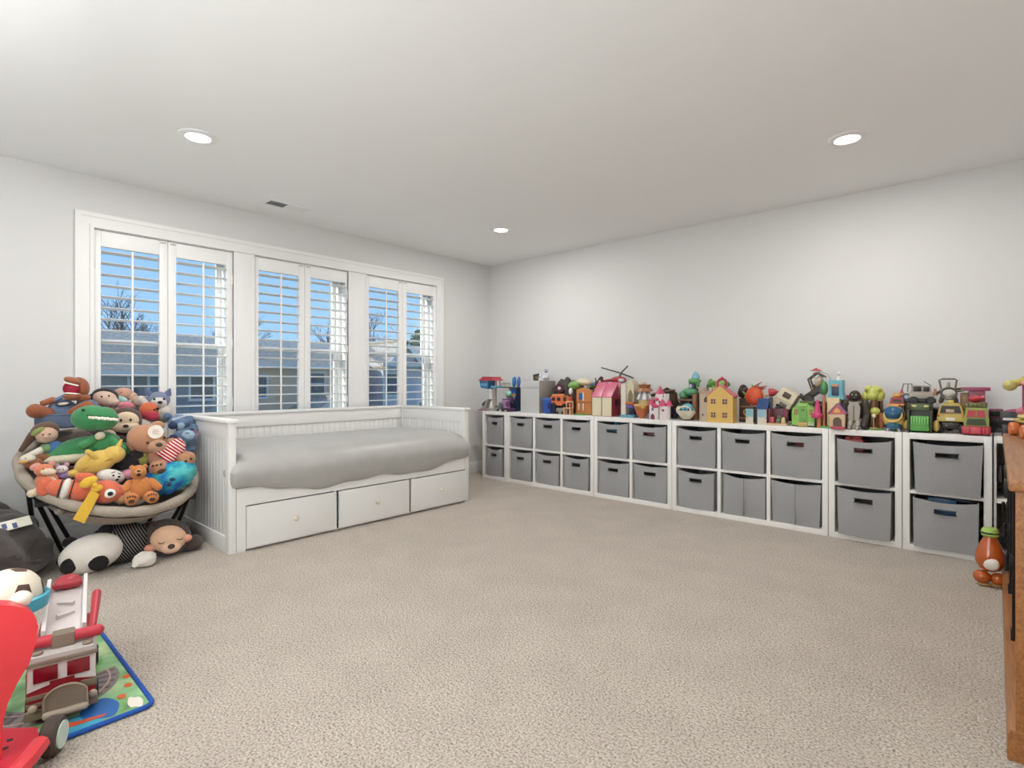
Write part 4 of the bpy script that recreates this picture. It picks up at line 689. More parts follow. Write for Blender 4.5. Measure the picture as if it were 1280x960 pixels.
t = S('crumpled_bag', 'crumpled pale plastic bag sticking out of the grey bin', 1.03, -.25, 0, .30); part(t, 'bag', mat('#c9c9cd', .3, var=.15, scale=30), blob((0,0,.045), (.055,.05,.075), .4, 3, 9, 24, 16)); part(t, 'twist', '#a9a9ae', blob((.03,0,.13), (.02,.015,.02), .3, 3, 4, 12, 8))
t = S('volcano_mountain', 'dark grey plastic toy mountain behind the orange vehicle', 1.24, -.16); part(t, 'rock', mat('#4d4843', .9, bump=.5, scale=25, var=.2), blob((0,.01,.15), (.17,.10,.19), .25, 2.4, 5, 30, 20, flat=.0)); part(t, 'ridge', mat('#5b554e', .9, bump=.5, scale=25), blob((.12,0,.27), (.09,.05,.06), .35, 2.4, 8, 20, 12)); part(t, 'cave', DK, sp((-.03,-.10,.20),(.05,.02,.03)))
part(t, 'disc', '#5a2136', put(disc((0,0,0),.045,.014),(.02,-.125,.255),(8,0,20))); part(t, 'disc_star', WHT, put(disc((0,0,0),.018,.016,n=6),(.02,-.127,.255),(8,0,20)))
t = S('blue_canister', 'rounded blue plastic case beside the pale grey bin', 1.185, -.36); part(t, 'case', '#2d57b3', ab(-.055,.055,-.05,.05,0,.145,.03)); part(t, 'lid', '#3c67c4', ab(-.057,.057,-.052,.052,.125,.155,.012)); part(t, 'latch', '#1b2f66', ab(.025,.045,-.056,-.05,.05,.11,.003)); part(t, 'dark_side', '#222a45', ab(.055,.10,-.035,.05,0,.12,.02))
t = S('orange_buggy', 'orange toy vehicle with round windows perched above the blue case', 1.315, -.34, 8, .095); part(t, 'body', '#e8702a', pris([(-.09,.02),(-.06,-.01),(.06,-.01),(.12,.03),(.10,.07),(.04,.09),(-.08,.085),(-.105,.055)], -.04, .04)); part(t, 'window', DK, ab(-.075,-.04,-.044,-.038,.035,.07,.004), ab(-.02,.02,-.044,-.038,.035,.07,.004)); part(t, 'windscreen', '#4a2f28', ab(.05,.085,-.044,-.038,.035,.075,.004)); part(t, 'roof_rail', '#f09a4e', cap((-.07,-.03,.092),(.05,-.03,.096),.008)); part(t, 'wheel', DK, *[wheel((x,-.04,-.01),.022,.02) for x in (-.05,.06)])
t = S('toy_stand', 'grey block toy holding up the orange vehicle', 1.335, -.35); part(t, 'block', '#8e8a83', ab(-.05,.06,-.03,.04,0,.062,.006)); part(t, 'wheel', DK, *[wheel((x,-.034,.014),.014,.01) for x in (-.03,.035)])
# -- treehouse
t = S('treehouse_playset', 'orange toy treehouse with green and cream canopies', 1.545, -.27)
f = part(t, 'facade', '#d98432', pris([(-.06,0),(.115,0),(.115,.21),(.06,.255),(.0,.262),(-.06,.24)], -.04, .0)); part(f, 'window_opening', '#2b63a8', ab(-.03,.01,-.046,-.04,.145,.21,.002)); part(f, 'shutter', WHT, ab(.015,.03,-.05,-.04,.135,.215,.002)); part(f, 'door_panel', WHT, ab(-.035,-.02,-.048,-.04,.04,.11,.002)); part(f, 'door_panel', WHT, ab(.015,.03,-.048,-.04,.04,.11,.002)); part(f, 'trim_board', '#b9642a', ab(-.065,.12,-.046,-.04,.118,.128,.002))
part(t, 'side_wall', '#c06a2a', ab(.095,.115,.0,.12,0,.20,.003)); part(t, 'trunk', '#a3452c', tube([(-.085,.02,0),(-.09,.02,.12),(-.075,.02,.25)], [.03,.022,.026], 10)); part(t, 'canopy', '#7fb04a', sp((-.10,-.01,.285),(.075,.06,.042),(0,-8,0))); part(t, 'canopy', '#e6d8ae', sp((-.01,.02,.315),(.085,.07,.034),(0,6,0))); part(t, 'base', '#6fa653', lathe([(.09,0),(.09,.008),(.08,.012)], 24, (.02,-.06,0)))
part(t, 'post', '#c9502a', cy((-.12,-.04,0),(-.12,-.04,.22),.008,n=8)); part(t, 'lamp', WHT, sp((-.115,-.06,.225),(.022,.02,.034)))
t = S('toy_chair', 'pale orange toy chair in front of the treehouse', 1.455, -.405); cc = '#eab07e'
for x in (-.035,.035):
    for y in (-.02,.02): part(t, 'leg', cc, ab(x-.006,x+.006,y-.006,y+.006,0,.06,.002))
part(t, 'seat', cc, ab(-.042,.042,-.028,.028,.06,.07,.003)); part(t, 'back_rail', cc, ab(-.042,.042,.02,.028,.12,.132,.003)); part(t, 'back_slat', cc, *[ab(x-.005,x+.005,.021,.027,.07,.125) for x in (-.037,0,.037)])
t = S('toy_slide', 'white and blue curved toy slide behind the treehouse', 1.535, -.11); part(t, 'slide', '#4f9ac4', tube([(-.09,0,.0),(-.08,0,.20),(-.03,0,.29),(.05,0,.30),(.10,0,.24),(.12,0,.0)], .016, 8)); part(t, 'lip', WHT, tube([(-.07,-.02,.19),(-.02,-.02,.265),(.05,-.02,.275),(.09,-.02,.22)], .013, 8)); part(t, 'leaf', '#5c7d38', sp((.12,-.05,.25),(.06,.02,.022),(0,-20,0)))
# -- pink barn
t = S('toy_barn', 'pink roofed toy stable with cream doors and red side wall', 1.835, -.335); pk = '#d95f80'
part(t, 'carcass', '#a02038', pris([(-.105,0),(.105,0),(.105,.185),(-.105,.185)], -.07, .085)); V = [(-.105,-.07,.185),(.105,-.07,.185),(.105,.085,.185),(-.105,.085,.185),(-.105,.035,.305),(.105,.035,.305)]
part(t, 'gable', '#a02038', (V, [(0,1,5,4),(2,3,4,5),(0,4,3),(1,2,5),(3,2,1,0)]))
for s in (-1, 1): part(t, 'door', '#eadfba', ab(s*.053-.049,s*.053+.049,-.078,-.07,.008,.18,.003))
an = math.degrees(math.atan2(.12,.105))
for s in (-1, 1): part(t, 'roof_panel', pk, put(bx((0,0,0),(.106,.178,.010),None,.002), (s*.0545,-.022,.245), (an,0,0)))
part(t, 'roof_back', pk, bx((0,.066,.25),(.214,.012,.13),(-22,0,0),.003)); part(t, 'roof_slot', '#8a2f48', put(bx((0,0,0),(.05,.02,.004)), (-.05,.012,.288), (an,0,0)), put(bx((0,0,0),(.06,.02,.004)), (.06,.012,.288), (an,0,0))); part(t, 'base', '#c9a5a0', ab(-.11,.11,-.08,.09,0,.008,.002)); part(t, 'side_window', '#5a1424', ab(.105,.109,-.02,.05,.10,.16))
t = S('toy_helicopter', 'red toy helicopter with long black rotor blades above the pink barn', 1.80, -.14, 0, .0); hh = .315
part(t, 'stand', GRY, ab(-.07,.09,-.03,.05,0,hh-.03,.006)); part(t, 'fuselage', '#b22a3a', sp((.05,0,hh+.02),(.085,.035,.035)), cap((-.02,0,hh+.02),(-.13,.0,hh+.01),.016,.009)); part(t, 'cockpit', '#d9d4cc', sp((.09,-.02,hh+.015),(.035,.022,.02))); part(t, 'skid', '#8a1f2c', cap((-.02,-.035,hh-.025),(.12,-.035,hh-.025),.006)); part(t, 'tail_fin', '#7d3a30', ab(-.145,-.12,-.004,.004,hh+.0,hh+.05,.002)); part(t, 'tail_rotor', '#5a3a35', disc((-.135,-.012,hh+.035),.022,.004))
part(t, 'mast', '#6a625c', cy((.06,0,hh+.04),(.075,0,hh+.085),.011,n=8))
for dx, dy, dz in ((-.20,-.02,.055),(.085,-.02,.065),(.06,.16,-.05)): part(t, 'rotor_blade', '#3d3836', cap((.075,0,hh+.085),(.075+dx,dy,hh+.085+dz),.007,.006,8))
t = S('toy_dog_figure', 'small dark toy figure with long ears beside the red helicopter', 1.625, -.16); part(t, 'pedestal', '#b0714a', ab(-.04,.04,-.03,.03,0,.25,.01)); part(t, 'body', '#6b3a2c', sp((0,0,.275),(.03,.025,.035))); part(t, 'head', '#7a4a33', sp((0,-.01,.315),.02)); part(t, 'ear', '#5a2f24', cap((-.012,0,.325),(-.022,0,.352),.006)); part(t, 'ear', '#5a2f24', cap((.012,0,.325),(.02,0,.35),.006)); part(t, 'leaf', '#667a3a', sp((-.05,-.02,.262),(.05,.025,.02),(0,-25,0)))
# -- cream tower
t = S('toy_tower', 'cream toy tower with an arched window on a blue base', 2.07, -.32); cr = '#e3dcc6'
part(t, 'column', cr, ab(-.055,-.005,-.06,.06,0,.30,.008), bx((-.03,0,.17),(.054,.124,.006),None,.002)); part(t, 'wall', '#d9cfae', pris([(-.005,.12),(.065,.12),(.065,.24)]+[(.03+.035*math.cos(R(a)), .27+.07*math.sin(R(a))) for a in range(0,181,20)]+[(-.005,.25)], -.04, .05)); part(t, 'arch_window', '#8a7a5a', pris([(.012,.14),(.055,.14),(.055,.21),(.034,.25),(.012,.21)], -.045, -.038)); part(t, 'balcony', '#d9693e', ab(-.005,.075,-.07,-.03,.118,.14,.006)); part(t, 'awning', '#6f5fa0', ab(.0,.07,-.065,.03,.085,.115,.006)); part(t, 'doorway', '#2a3348', ab(.012,.06,-.02,.02,.02,.085)); part(t, 'base', '#5aa3bd', ab(-.055,.08,-.075,.07,0,.025,.008))
# -- carousel ship
t = S('toy_ship', 'toy boat with orange hull and a grey striped canopy roof', 2.225, -.36); part(t, 'hull', '#c9662b', lathe([(.02,0),(.045,.03),(.062,.075),(.068,.11),(.058,.11)], 18, (-.01,0,0))); part(t, 'sail', '#e0a83c', sp((-.01,-.045,.105),(.058,.02,.018),(0,10,0))); part(t, 'leaf_trim', '#6f8a3a', sp((-.005,-.062,.095),(.02,.008,.012)))
part(t, 'cabin', '#e0c27e', cy((.005,.02,.11),(.005,.02,.17),.052,n=14)); 
for k in range(14):
    a0, a1 = 2*math.pi*k/14, 2*math.pi*(k+1)/14; o0 = [(math.cos(a), math.sin(a)) for a in (a0, a1)]
    V = [(.005+.072*o0[0][0],.02+.072*o0[0][1],.165),(.005+.072*o0[1][0],.02+.072*o0[1][1],.165),(.005+.045*o0[1][0],.02+.045*o0[1][1],.235),(.005+.045*o0[0][0],.02+.045*o0[0][1],.235)]
    part(t, 'canopy_stripe', WHT if k % 2 else '#8d8c96', (V, [(0,1,2,3)]), smooth=0)
part(t, 'deck', '#b5713a', cy((.005,.02,.235),(.005,.02,.262),.075,.06,16)); part(t, 'crow_nest', '#9a5a34', cy((.005,.02,.262),(.005,.02,.295),.045,.055,14)); part(t, 'knob', '#d9a45a', sp((.005,.02,.302),.014))
t = S('rock_hill', 'dark brown toy cave hill behind the pink and white castle', 2.33, -.13); part(t, 'hill', mat('#54402f', .9, bump=.5, scale=25, var=.25), blob((0,0,.11), (.12,.08,.15), .25, 2.2, 11, 28, 18, flat=.0)); part(t, 'branch', '#6d4a32', cap((-.12,-.03,.20),(.10,-.05,.245),.016,.01)); part(t, 'cave', DK, sp((.05,-.08,.14),(.05,.02,.05)))
t = S('rock_hill', 'dark grey toy cave with a small yellow figure behind the sailing toys', 2.57, -.12); part(t, 'hill', mat('#453b36', .9, bump=.5, scale=25, var=.25), blob((0,0,.11), (.11,.08,.16), .25, 2.2, 15, 28, 18, flat=.0)); part(t, 'figure', '#d9b23e', sp((-.02,-.09,.20),(.018,.014,.026))); part(t, 'figure_head', '#d98a4a', sp((-.02,-.095,.235),.013)); part(t, 'ledge', '#8a6a4a', ab(-.08,.06,-.12,-.06,.155,.172,.005))
# -- pink castle
t = S('toy_castle', 'small white toy castle with pink turret roofs', 2.405, -.385); pc = '#d62f6b'
part(t, 'wall', '#f0e6e6', ab(-.085,.0,-.045,.05,0,.125,.008)); part(t, 'tower', '#f0e6e6', cy((-.01,.01,.09),(-.01,.01,.215),.04,n=18)); part(t, 'tower_crown', '#f0e6e6', *[bx((.035+.028*math.cos(a), .01+.028*math.sin(a), .20),(.016,.016,.035),None,.003) for a in (0,1.05,2.1,3.15,4.2,5.25)], cy((.035,.01,.10),(.035,.01,.185),.034,n=16)); part(t, 'keep', '#efe3e3', cy((.055,-.03,0),(.055,-.03,.115),.045,n=18))
part(t, 'turret_roof', pc, lathe([(.042,.215),(.022,.245),(.01,.27),(.001,.288)], 18, (-.01,.01,0))); part(t, 'turret_roof', pc, lathe([(.036,.115),(.018,.15),(.001,.175)], 16, (.04,-.045,0))); part(t, 'turret_roof', pc, lathe([(.034,.125),(.02,.15),(.001,.185)], 16, (-.075,-.01,0))); part(t, 'turret_roof', pc, lathe([(.034,.115),(.018,.15),(.001,.17)], 16, (.08,-.01,0)))
part(t, 'swag', pc, sp((-.03,-.047,.115),(.034,.008,.018),(0,8,0)), sp((-.02,-.032,.17),(.02,.012,.014))); part(t, 'door', '#8a2f57', pris([(-.068,.0),(-.034,.0),(-.034,.03),(-.051,.052),(-.068,.03)], -.05, -.044)); part(t, 'window', '#6a5a7a', pris([(-.06,.075),(-.042,.075),(-.042,.09),(-.051,.102),(-.06,.09)], -.05, -.044), ab(.0,.012,-.034,-.028,.13,.16)); part(t, 'heart', '#b03a6a', sp((.058,-.075,.082),(.012,.006,.01)))
t = S('toy_car', 'navy blue toy car behind the cream cradle', 2.535, -.235, -15); part(t, 'body', '#23305c', ab(-.09,.09,-.035,.035,.03,.09,.015)); part(t, 'cabin', '#1a2244', ab(-.05,.04,-.032,.032,.085,.125,.015)); part(t, 'wheel', DK, *[wheel((x,-.036,.022),.022,.016) for x in (-.055,.055)]); part(t, 'headlight', '#d9c98a', sp((.085,-.025,.065),.01)); part(t, 'aerial', '#8d8a84', cy((.05,0,.09),(.07,-.01,.17),.002,n=6))
t = S('toy_cradle', 'cream toy cradle holding a round turquoise doll', 2.635, -.395); cb = '#e6dcbf'
part(t, 'bowl', cb, lathe([(.025,.012),(.05,.03),(.068,.065),(.072,.085),(.066,.085),(.045,.04),(.01,.03)], 20)); part(t, 'rocker', cb, torus((0,-.03,.06),.058,.008,(90,0,180),14,6,180), torus((0,.03,.06),.058,.008,(90,0,180),14,6,180)); part(t, 'hood', cb, sp((-.06,0,.085),(.018,.05,.035)))
t = S('round_doll', 'round turquoise doll with dark eyes sitting in the cream cradle', 2.645, -.395, 20, .07); part(t, 'body', '#3f9fc0', sp((0,0,.018),(.052,.045,.04))); part(t, 'hair', '#5fc0d0', sp((0,.005,.045),(.04,.036,.026))); part(t, 'eye', blk, sp((-.014,-.043,.028),.007,n=8,m=6), sp((.012,-.043,.028),.007,n=8,m=6))
t = S('toy_tree_tower', 'toy tree tower with green tiers and a light blue cone roof', 2.625, -.23); part(t, 'trunk', '#a9744f', tube([(.02,0,0),(.015,0,.12),(.01,0,.24)], [.03,.022,.022], 10)); part(t, 'lower_tier', '#57a874', sp((-.03,0,.235),(.065,.05,.035)), sp((-.085,-.01,.21),(.035,.03,.032))); part(t, 'upper_tier', '#5fae5a', sp((.01,0,.325),(.055,.045,.026))); part(t, 'lantern', '#4a5570', cy((-.005,0,.265),(-.005,0,.31),.026,.034,12)); part(t, 'lantern_light', '#d9d8e6', cy((-.012,-.025,.27),(-.012,-.025,.30),.01,n=8)); part(t, 'roof', '#79bcd4', lathe([(.034,.345),(.03,.37),(.016,.395),(.001,.408)], 14, (.02,0,0))); part(t, 'leaf', '#4f9446', sp((.045,-.02,.31),(.018,.015,.04)))
t = S('castle_tower', 'beige toy castle tower with crenellations and plants behind the yellow house', 2.785, -.335); be = '#cdb79b'
part(t, 'tower', be, cy((0,0,0),(0,0,.225),.062,.06,20)); part(t, 'cornice', be, cy((0,0,.222),(0,0,.245),.062,.07,20)); part(t, 'battlement', be, *[bx((.058*math.cos(a), .058*math.sin(a), .258),(.022,.022,.03),(0,0,math.degrees(a)),.003) for a in [k*math.pi/4 for k in range(8)]])
part(t, 'arched_window', '#5d4a3a', pris([(.0,.155),(.03,.155),(.03,.18),(.015,.20),(.0,.18)], -.066, -.052)); part(t, 'arrow_slit', '#4a3c32', sp((-.012,-.062,.055),(.006,.004,.008)), sp((.025,-.058,.055),(.006,.004,.008)))
t = S('toy_plants', 'green toy jungle plants on a brown toy frame behind the beige tower', 2.80, -.17); part(t, 'frame', '#7d6a4f', ab(-.09,.09,-.05,.05,0,.25,.01)); 
rd = random.Random(4)
for k in range(16): part(t, 'leaf', rd.choice(('#6fae3f','#8fba4a','#4f8f3a','#c9c25a')), sp((rd.uniform(-.06,.085),rd.uniform(-.06,.03),.265+rd.uniform(0,.05)),(.022,.010,.032),(rd.uniform(-40,40),rd.uniform(-50,50),0),10,6))
# -- yellow house
t = S('toy_house', 'tall yellow toy house with four windows and a pink carry handle', 2.92, -.385); ye = '#e6b94f'
part(t, 'wall', ye, pris(house_poly(.20,.205,.082), -.04, .05)); part(t, 'roof', '#d9646a', *gable_roof(.20,.205,.082,-.036,.056,.007)); 
for x in (-.045,.045):
    for z in (.06,.165): win(t, x-.005, z, .042, .045, -.04, '#f0cf9a', '#7a4630')
part(t, 'handle', '#c32f52', tube([(-.035,.01,.275),(-.036,.01,.315),(-.022,.01,.335),(0,.01,.342),(.022,.01,.335),(.036,.01,.315),(.035,.01,.275)], .010, 8), sp((0,.01,.345),.014)); part(t, 'base', ye, ab(-.103,.103,-.044,.054,0,.01,.003))
t = S('toy_bookcase', 'dark brown toy treehouse shelf with green fronds beside the yellow house', 3.06, -.22); part(t, 'frame', '#4a3226', ab(-.05,.06,-.04,.05,0,.19,.004)); part(t, 'shelf', '#a3744a', ab(-.05,.06,-.046,-.038,.12,.128), ab(-.05,.06,-.046,-.038,.03,.038)); part(t, 'ornament', '#c9a04a', torus((.01,-.045,.08),.022,.005,(90,0,0),16,6)); part(t, 'stump', '#3d2a20', blob((-.03,0,.24), (.04,.04,.055), .3, 3, 7, 16, 10))
for k in range(9): part(t, 'frond', rd.choice(('#5f9a3f','#79b04a')), sp((.03+rd.uniform(-.03,.045),rd.uniform(-.04,.02),.225+rd.uniform(-.02,.04)),(.010,.008,.04),(rd.uniform(-40,40),rd.uniform(-60,60),0),8,6))
# -- red spiky shell
t = S('spiky_shell', 'large red orange toy shell with spikes leaning behind the beach hut', 3.125, -.24); part(t, 'stand', DK, ab(-.06,.06,-.02,.06,0,.12,.01)); part(t, 'shell', mat('#c94f2c', .5, bump=.3, scale=20, var=.15), sp((0,-.02,.205),(.068,.045,.072))); part(t, 'rim', '#dba78c', torus((-.005,.0,.20),.068,.010,(80,0,0)))
for p0, p1 in (((-.03,-.01,.26),(.045,0,.315)),((.0,-.01,.265),(.085,0,.285)),((-.05,0,.25),(.0,0,.29)),((.03,0,.255),(.075,.0,.27))): part(t, 'spike', '#b5452a', cap(p0, p1, .012, .003, 8))
t = S('toy_dart', 'small red pointed toy dart behind the blue roofed beach hut', 3.235, -.22); part(t, 'post', '#8a7a6a', cy((0,0,0),(0,0,.20),.014,n=10)); part(t, 'shaft', '#d9cfc2', cap((-.04,0,.215),(.0,-.01,.235),.018)); part(t, 'tip', '#c32a35', lathe([(.034,0),(.028,.03),(.001,.065)], 14, (-.005,-.01,.235), (0,80,0)))
# -- beach hut
t = S('beach_hut', 'toy beach hut with a blue roof and an open painted door', 3.225, -.375); part(t, 'wall', '#ded0b8', ab(-.032,.032,-.03,.045,0,.115,.002)); V = [(-.04,-.035,.115),(.04,-.035,.115),(.04,.05,.115),(-.04,.05,.115),(-.035,.008,.195),(.045,.008,.195)]
part(t, 'roof', '#2c4f86', (V, [(0,1,5,4),(2,3,4,5),(0,4,3),(1,2,5),(3,2,1,0)]), smooth=0); part(t, 'painted_sky', '#8fc0d0', ab(-.028,.028,-.032,-.030,.055,.11)); part(t, 'side_trim', '#7d4a66', ab(.032,.036,-.028,.043,.0,.112)); part(t, 'doorknob', '#8a6a4a', sp((.024,-.034,.05),.004,n=8,m=6))
d = part(t, 'open_door', '#ded0b8', ab(-.115,-.06,-.034,-.028,0,.115,.002)); part(d, 'painted_sky', '#7fbcc4', ab(-.113,-.062,-.036,-.034,.055,.113)); part(d, 'doorknob', '#8a6a4a', sp((-.104,-.038,.05),.004,n=8,m=6)); part(t, 'back_wall', '#30333a', ab(-.06,-.032,.0,.04,0,.11))
t = S('dollhouse_room', 'small open dollhouse room with furniture on a wooden base', 3.325, -.365); part(t, 'base', '#d9b98a', ab(-.065,.075,-.05,.05,0,.014,.003)); part(t, 'back_wall', '#6a3040', ab(-.06,.06,.035,.043,.014,.12,.002)); part(t, 'side_wall', '#8a4a4a', ab(-.06,-.052,-.02,.035,.014,.12,.002)); part(t, 'bed', '#c94a56', ab(-.05,-.02,-.03,.02,.014,.06,.006)); part(t, 'chair', '#6b7a54', ab(-.01,.02,-.02,.015,.014,.045,.004), ab(-.01,.02,.01,.016,.045,.07,.003)); part(t, 'doll', '#d9c08a', lathe([(.018,.014),(.015,.035),(.012,.055),(.001,.062)], 12, (.042,-.015,0))); part(t, 'rug', '#b9763f', ab(-.02,.05,-.045,-.025,.014,.017)); part(t, 'curtain', '#8f2f48', ab(.03,.055,.028,.036,.05,.118,.003))
# -- tilted camper
t = S('toy_camper', 'cream toy camper lying tilted against the pile', 3.365, -.26, z=.195, rot=(0,30,0)); cpr = '#e0d2b4'
part(t, 'shell', cpr, ab(-.062,.062,-.06,.06,-.065,.065,.012)); part(t, 'window', '#4f362c', ab(-.03,.025,-.066,-.058,.005,.045,.004)); part(t, 'seam', '#b8a683', ab(-.062,.062,-.063,-.058,-.025,-.020)); part(t, 'grille', '#5a5148', ab(-.02,.035,-.066,-.058,-.06,-.035,.003)); part(t, 'side', '#c9b68f', ab(-.066,-.058,-.05,.05,-.05,.05,.004)); part(t, 'wheel', DK, wheel((-.03,-.03,-.07),.018,.016,'x'), wheel((.04,-.03,-.07),.018,.016,'x'))
t = S('toy_wagon', 'dark toy wagon at the back under the tilted cream camper', 3.36, -.14); part(t, 'body', '#3a2a28', ab(-.11,.09,-.05,.05,.02,.125,.01)); part(t, 'wheel', DK, *[wheel((x,-.052,.022),.022,.014) for x in (-.07,.06)]); part(t, 'load', '#7a2f34', sp((-.05,0,.13),(.04,.035,.025)))
# -- green camper
t = S('toy_van', 'bright green toy camper van front with an open doorway', 3.505, -.37); gv = '#86c63f'
part(t, 'shell', gv, pris([(-.072,.01),(.072,.01),(.074,.10),(.066,.135),(.04,.15),(.03,.168),(-.03,.168),(-.04,.15),(-.066,.135),(-.074,.10)], -.045, .06)); part(t, 'door', '#6fb34a', ab(-.022,.026,-.052,-.045,.035,.135,.003)); part(t, 'door_vent', '#4f7a34', ab(-.008,.012,-.055,-.052,.115,.125)); part(t, 'sign_plate', '#9ed05a', ab(-.024,.024,-.053,-.045,.145,.158,.002))
for x in (-.046,.05): win(t, x, .105, .024, .042, -.046, '#d9b04a', '#7a5a2f')
part(t, 'bumper', '#c9a54a', ab(-.035,.03,-.054,-.045,.004,.034,.003)); part(t, 'paint_spot', WHT, *[sp((.04+.012*(k % 3),-.047,.018+.013*(k//3)),(.006,.003,.005),n=8,m=6) for k in range(6)]); part(t, 'wheel', DK, wheel((-.072,.0,.02),.02,.012,'x'), wheel((.072,.0,.02),.02,.012,'x')); part(t, 'roof_rack', '#5a6a35', ab(-.03,.065,-.02,.05,.168,.182,.004))
t = S('rock_block', 'dark toy rock block behind the green camper van', 3.53, -.19); part(t, 'block', mat('#2f2a28', .9, bump=.4, scale=30), ab(-.075,.075,-.06,.06,0,.175,.02)); part(t, 'vine', '#5a6f3a', cap((-.06,-.06,.16),(.06,-.065,.15),.01))
t = S('toy_jeep', 'brown and tan toy jeep tipped up on its tail at the pile top', 3.525, -.22, z=.255, rot=(0,-38,0)); part(t, 'body', '#4a3d2c', ab(-.08,.085,-.04,.04,-.04,.005,.01)); part(t, 'hood', '#a58f5a', ab(.0,.085,-.042,.042,.0,.025,.008)); part(t, 'stripe', DK, ab(.02,.04,-.044,.044,.0,.028,.002)); part(t, 'cabin', '#cdbfa2', ab(.045,.10,-.036,.036,.02,.06,.008)); part(t, 'roll_bar', '#5a4a3a', tube([(.0,-.035,.0),(.03,-.035,.08),(.10,-.035,.085),(.12,-.035,.03)], .007, 6), tube([(.0,.035,.0),(.03,.035,.08),(.10,.035,.085),(.12,.035,.03)], .007, 6)); part(t, 'wheel', DK, *[wheel((x,-.046,-.04),.032,.024) for x in (-.05,.06)]); part(t, 'spare_wheel', '#3a322a', wheel((-.085,0,.0),.036,.02,'x'))
# -- garden playset
t = S('garden_playset', 'colourful toy garden playset with cyan tower and red gabled house', 3.70, -.36)
part(t, 'base', '#63b35a', ab(-.085,.07,-.085,.06,0,.012,.006)); part(t, 'wall', '#dcc38a', ab(-.045,.03,-.06,.04,.012,.21,.004)); tw = part(t, 'tower', '#4fb3c4', pris([(-.05,.20),(.055,.20),(.043,.245),(.043,.33),(-.038,.33),(-.033,.245)], -.05, .045)); part(tw, 'tower_window', '#1d3550', ab(-.018,.024,-.056,-.05,.225,.285,.002)); part(tw, 'tower_lintel', '#d98a4a', ab(-.02,.026,-.057,-.05,.285,.302,.002)); part(t, 'finial', WHT, sp((.015,0,.375),.014), lathe([(.016,.33),(.01,.345),(.006,.365)], 12, (.015,0,0)))
g = part(t, 'gabled_house', '#dcb98a', ab(-.02,.07,-.10,-.04,.012,.105,.003)); part(g, 'gable_front', '#d9532f', pris([(-.024,.102),(.074,.102),(.025,.165)], -.104, -.04)); part(g, 'gable_window', '#e8a84a', pris([(.008,.112),(.042,.112),(.042,.128),(.025,.142),(.008,.128)], -.108, -.102)); part(g, 'gable_roof', '#9a5f9a', *[put(bx((0,0,0),(.088,.075,.008)), (.025+s*.028,-.07,.137), (0,s*52,0)) for s in (-1, 1)]); part(g, 'doorway', '#5a4022', pris([(.0,.012),(.05,.012),(.05,.055)]+[(.025+.025*math.cos(R(a)), .055+.025*math.sin(R(a))) for a in range(20,180,20)]+[(.0,.055)], -.103, -.098)); part(g, 'door_mat', '#c0224a', ab(-.01,.075,-.125,-.10,0,.018,.006))
part(t, 'tree_trunk', '#c97a4f', cy((-.068,-.04,.0),(-.068,-.04,.24),.011,.010,10)); part(t, 'tree_crown', '#3f8f4a', sp((-.066,-.04,.275),(.024,.024,.05))); part(t, 'wire', '#9aa0a8', tube([(-.03,0,.33),(-.06,0,.375),(-.10,0,.39),(-.125,0,.385)], .0025, 6), torus((-.127,0,.365),.020,.0025,(90,0,0),16,6)); part(t, 'parasol', '#c3203f', lathe([(.042,0),(.02,.012),(.001,.022)], 14, (-.125,0,.395)))
part(t, 'swing_bird', '#d0256a', lathe([(.004,.14),(.014,.11),(.022,.05),(.036,.035),(.036,.015),(.01,.01)], 14, (-.10,-.075,.055))); part(t, 'swing_stand', '#d98a4a', cy((-.09,-.075,.0),(-.09,-.075,.07),.014,n=10))
# -- gorilla
gm = mat('#3a332b', .6, bump=.3, scale=60, var=.2); gs_ = '#a59d8f'
t = S('gorilla_figure', 'dark brown and silver gorilla figure sitting on the shelf', 3.815, -.385)
part(t, 'body', gm, sp((0,.01,.12),(.05,.042,.075)), sp((0,.01,.175),(.062,.042,.036))); part(t, 'chest_plate', gs_, pris([(-.03,.06),(.03,.06),(.036,.15),(.024,.18),(-.024,.18),(-.036,.15)], -.045, -.02)); part(t, 'chest_seam', '#5a534a', ab(-.003,.003,-.048,-.044,.06,.16)); h = part(t, 'head', gm, sp((0,-.005,.225),(.034,.034,.037)), sp((0,-.022,.243),(.024,.014,.010))); part(h, 'muzzle', '#221d1a', sp((0,-.032,.21),(.018,.016,.016))); part(h, 'eye', '#d9c98a', sp((-.012,-.034,.232),.005,n=8,m=6), sp((.012,-.034,.232),.005,n=8,m=6)); part(t, 'collar', gs_, torus((0,-.005,.185),.032,.008,(15,0,0)))
for s in (-1, 1): part(t, 'arm', gm, cap((s*.055,.0,.175),(s*.068,-.01,.10),.024,.02), cap((s*.068,-.01,.10),(s*.058,-.035,.035),.02,.022)); part(t, 'leg', gs_, cap((s*.02,-.02,.06),(s*.022,-.05,.03),.02,.016), bx((s*.022,-.056,.012),(.022,.04,.024),None,.006)); part(t, 'fist', DK, sp((s*.058,-.045,.025),(.022,.02,.022)))
t = S('red_playhouse', 'red roofed toy playhouse behind the gorilla figure', 3.79, -.17); part(t, 'wall', '#d6d0c4', ab(-.05,.06,-.04,.04,0,.20,.003)); part(t, 'roof', '#b8263c', ab(-.065,.075,-.055,.05,.20,.225,.006)); part(t, 'window', '#7a8a94', ab(.0,.03,-.043,-.038,.12,.17))
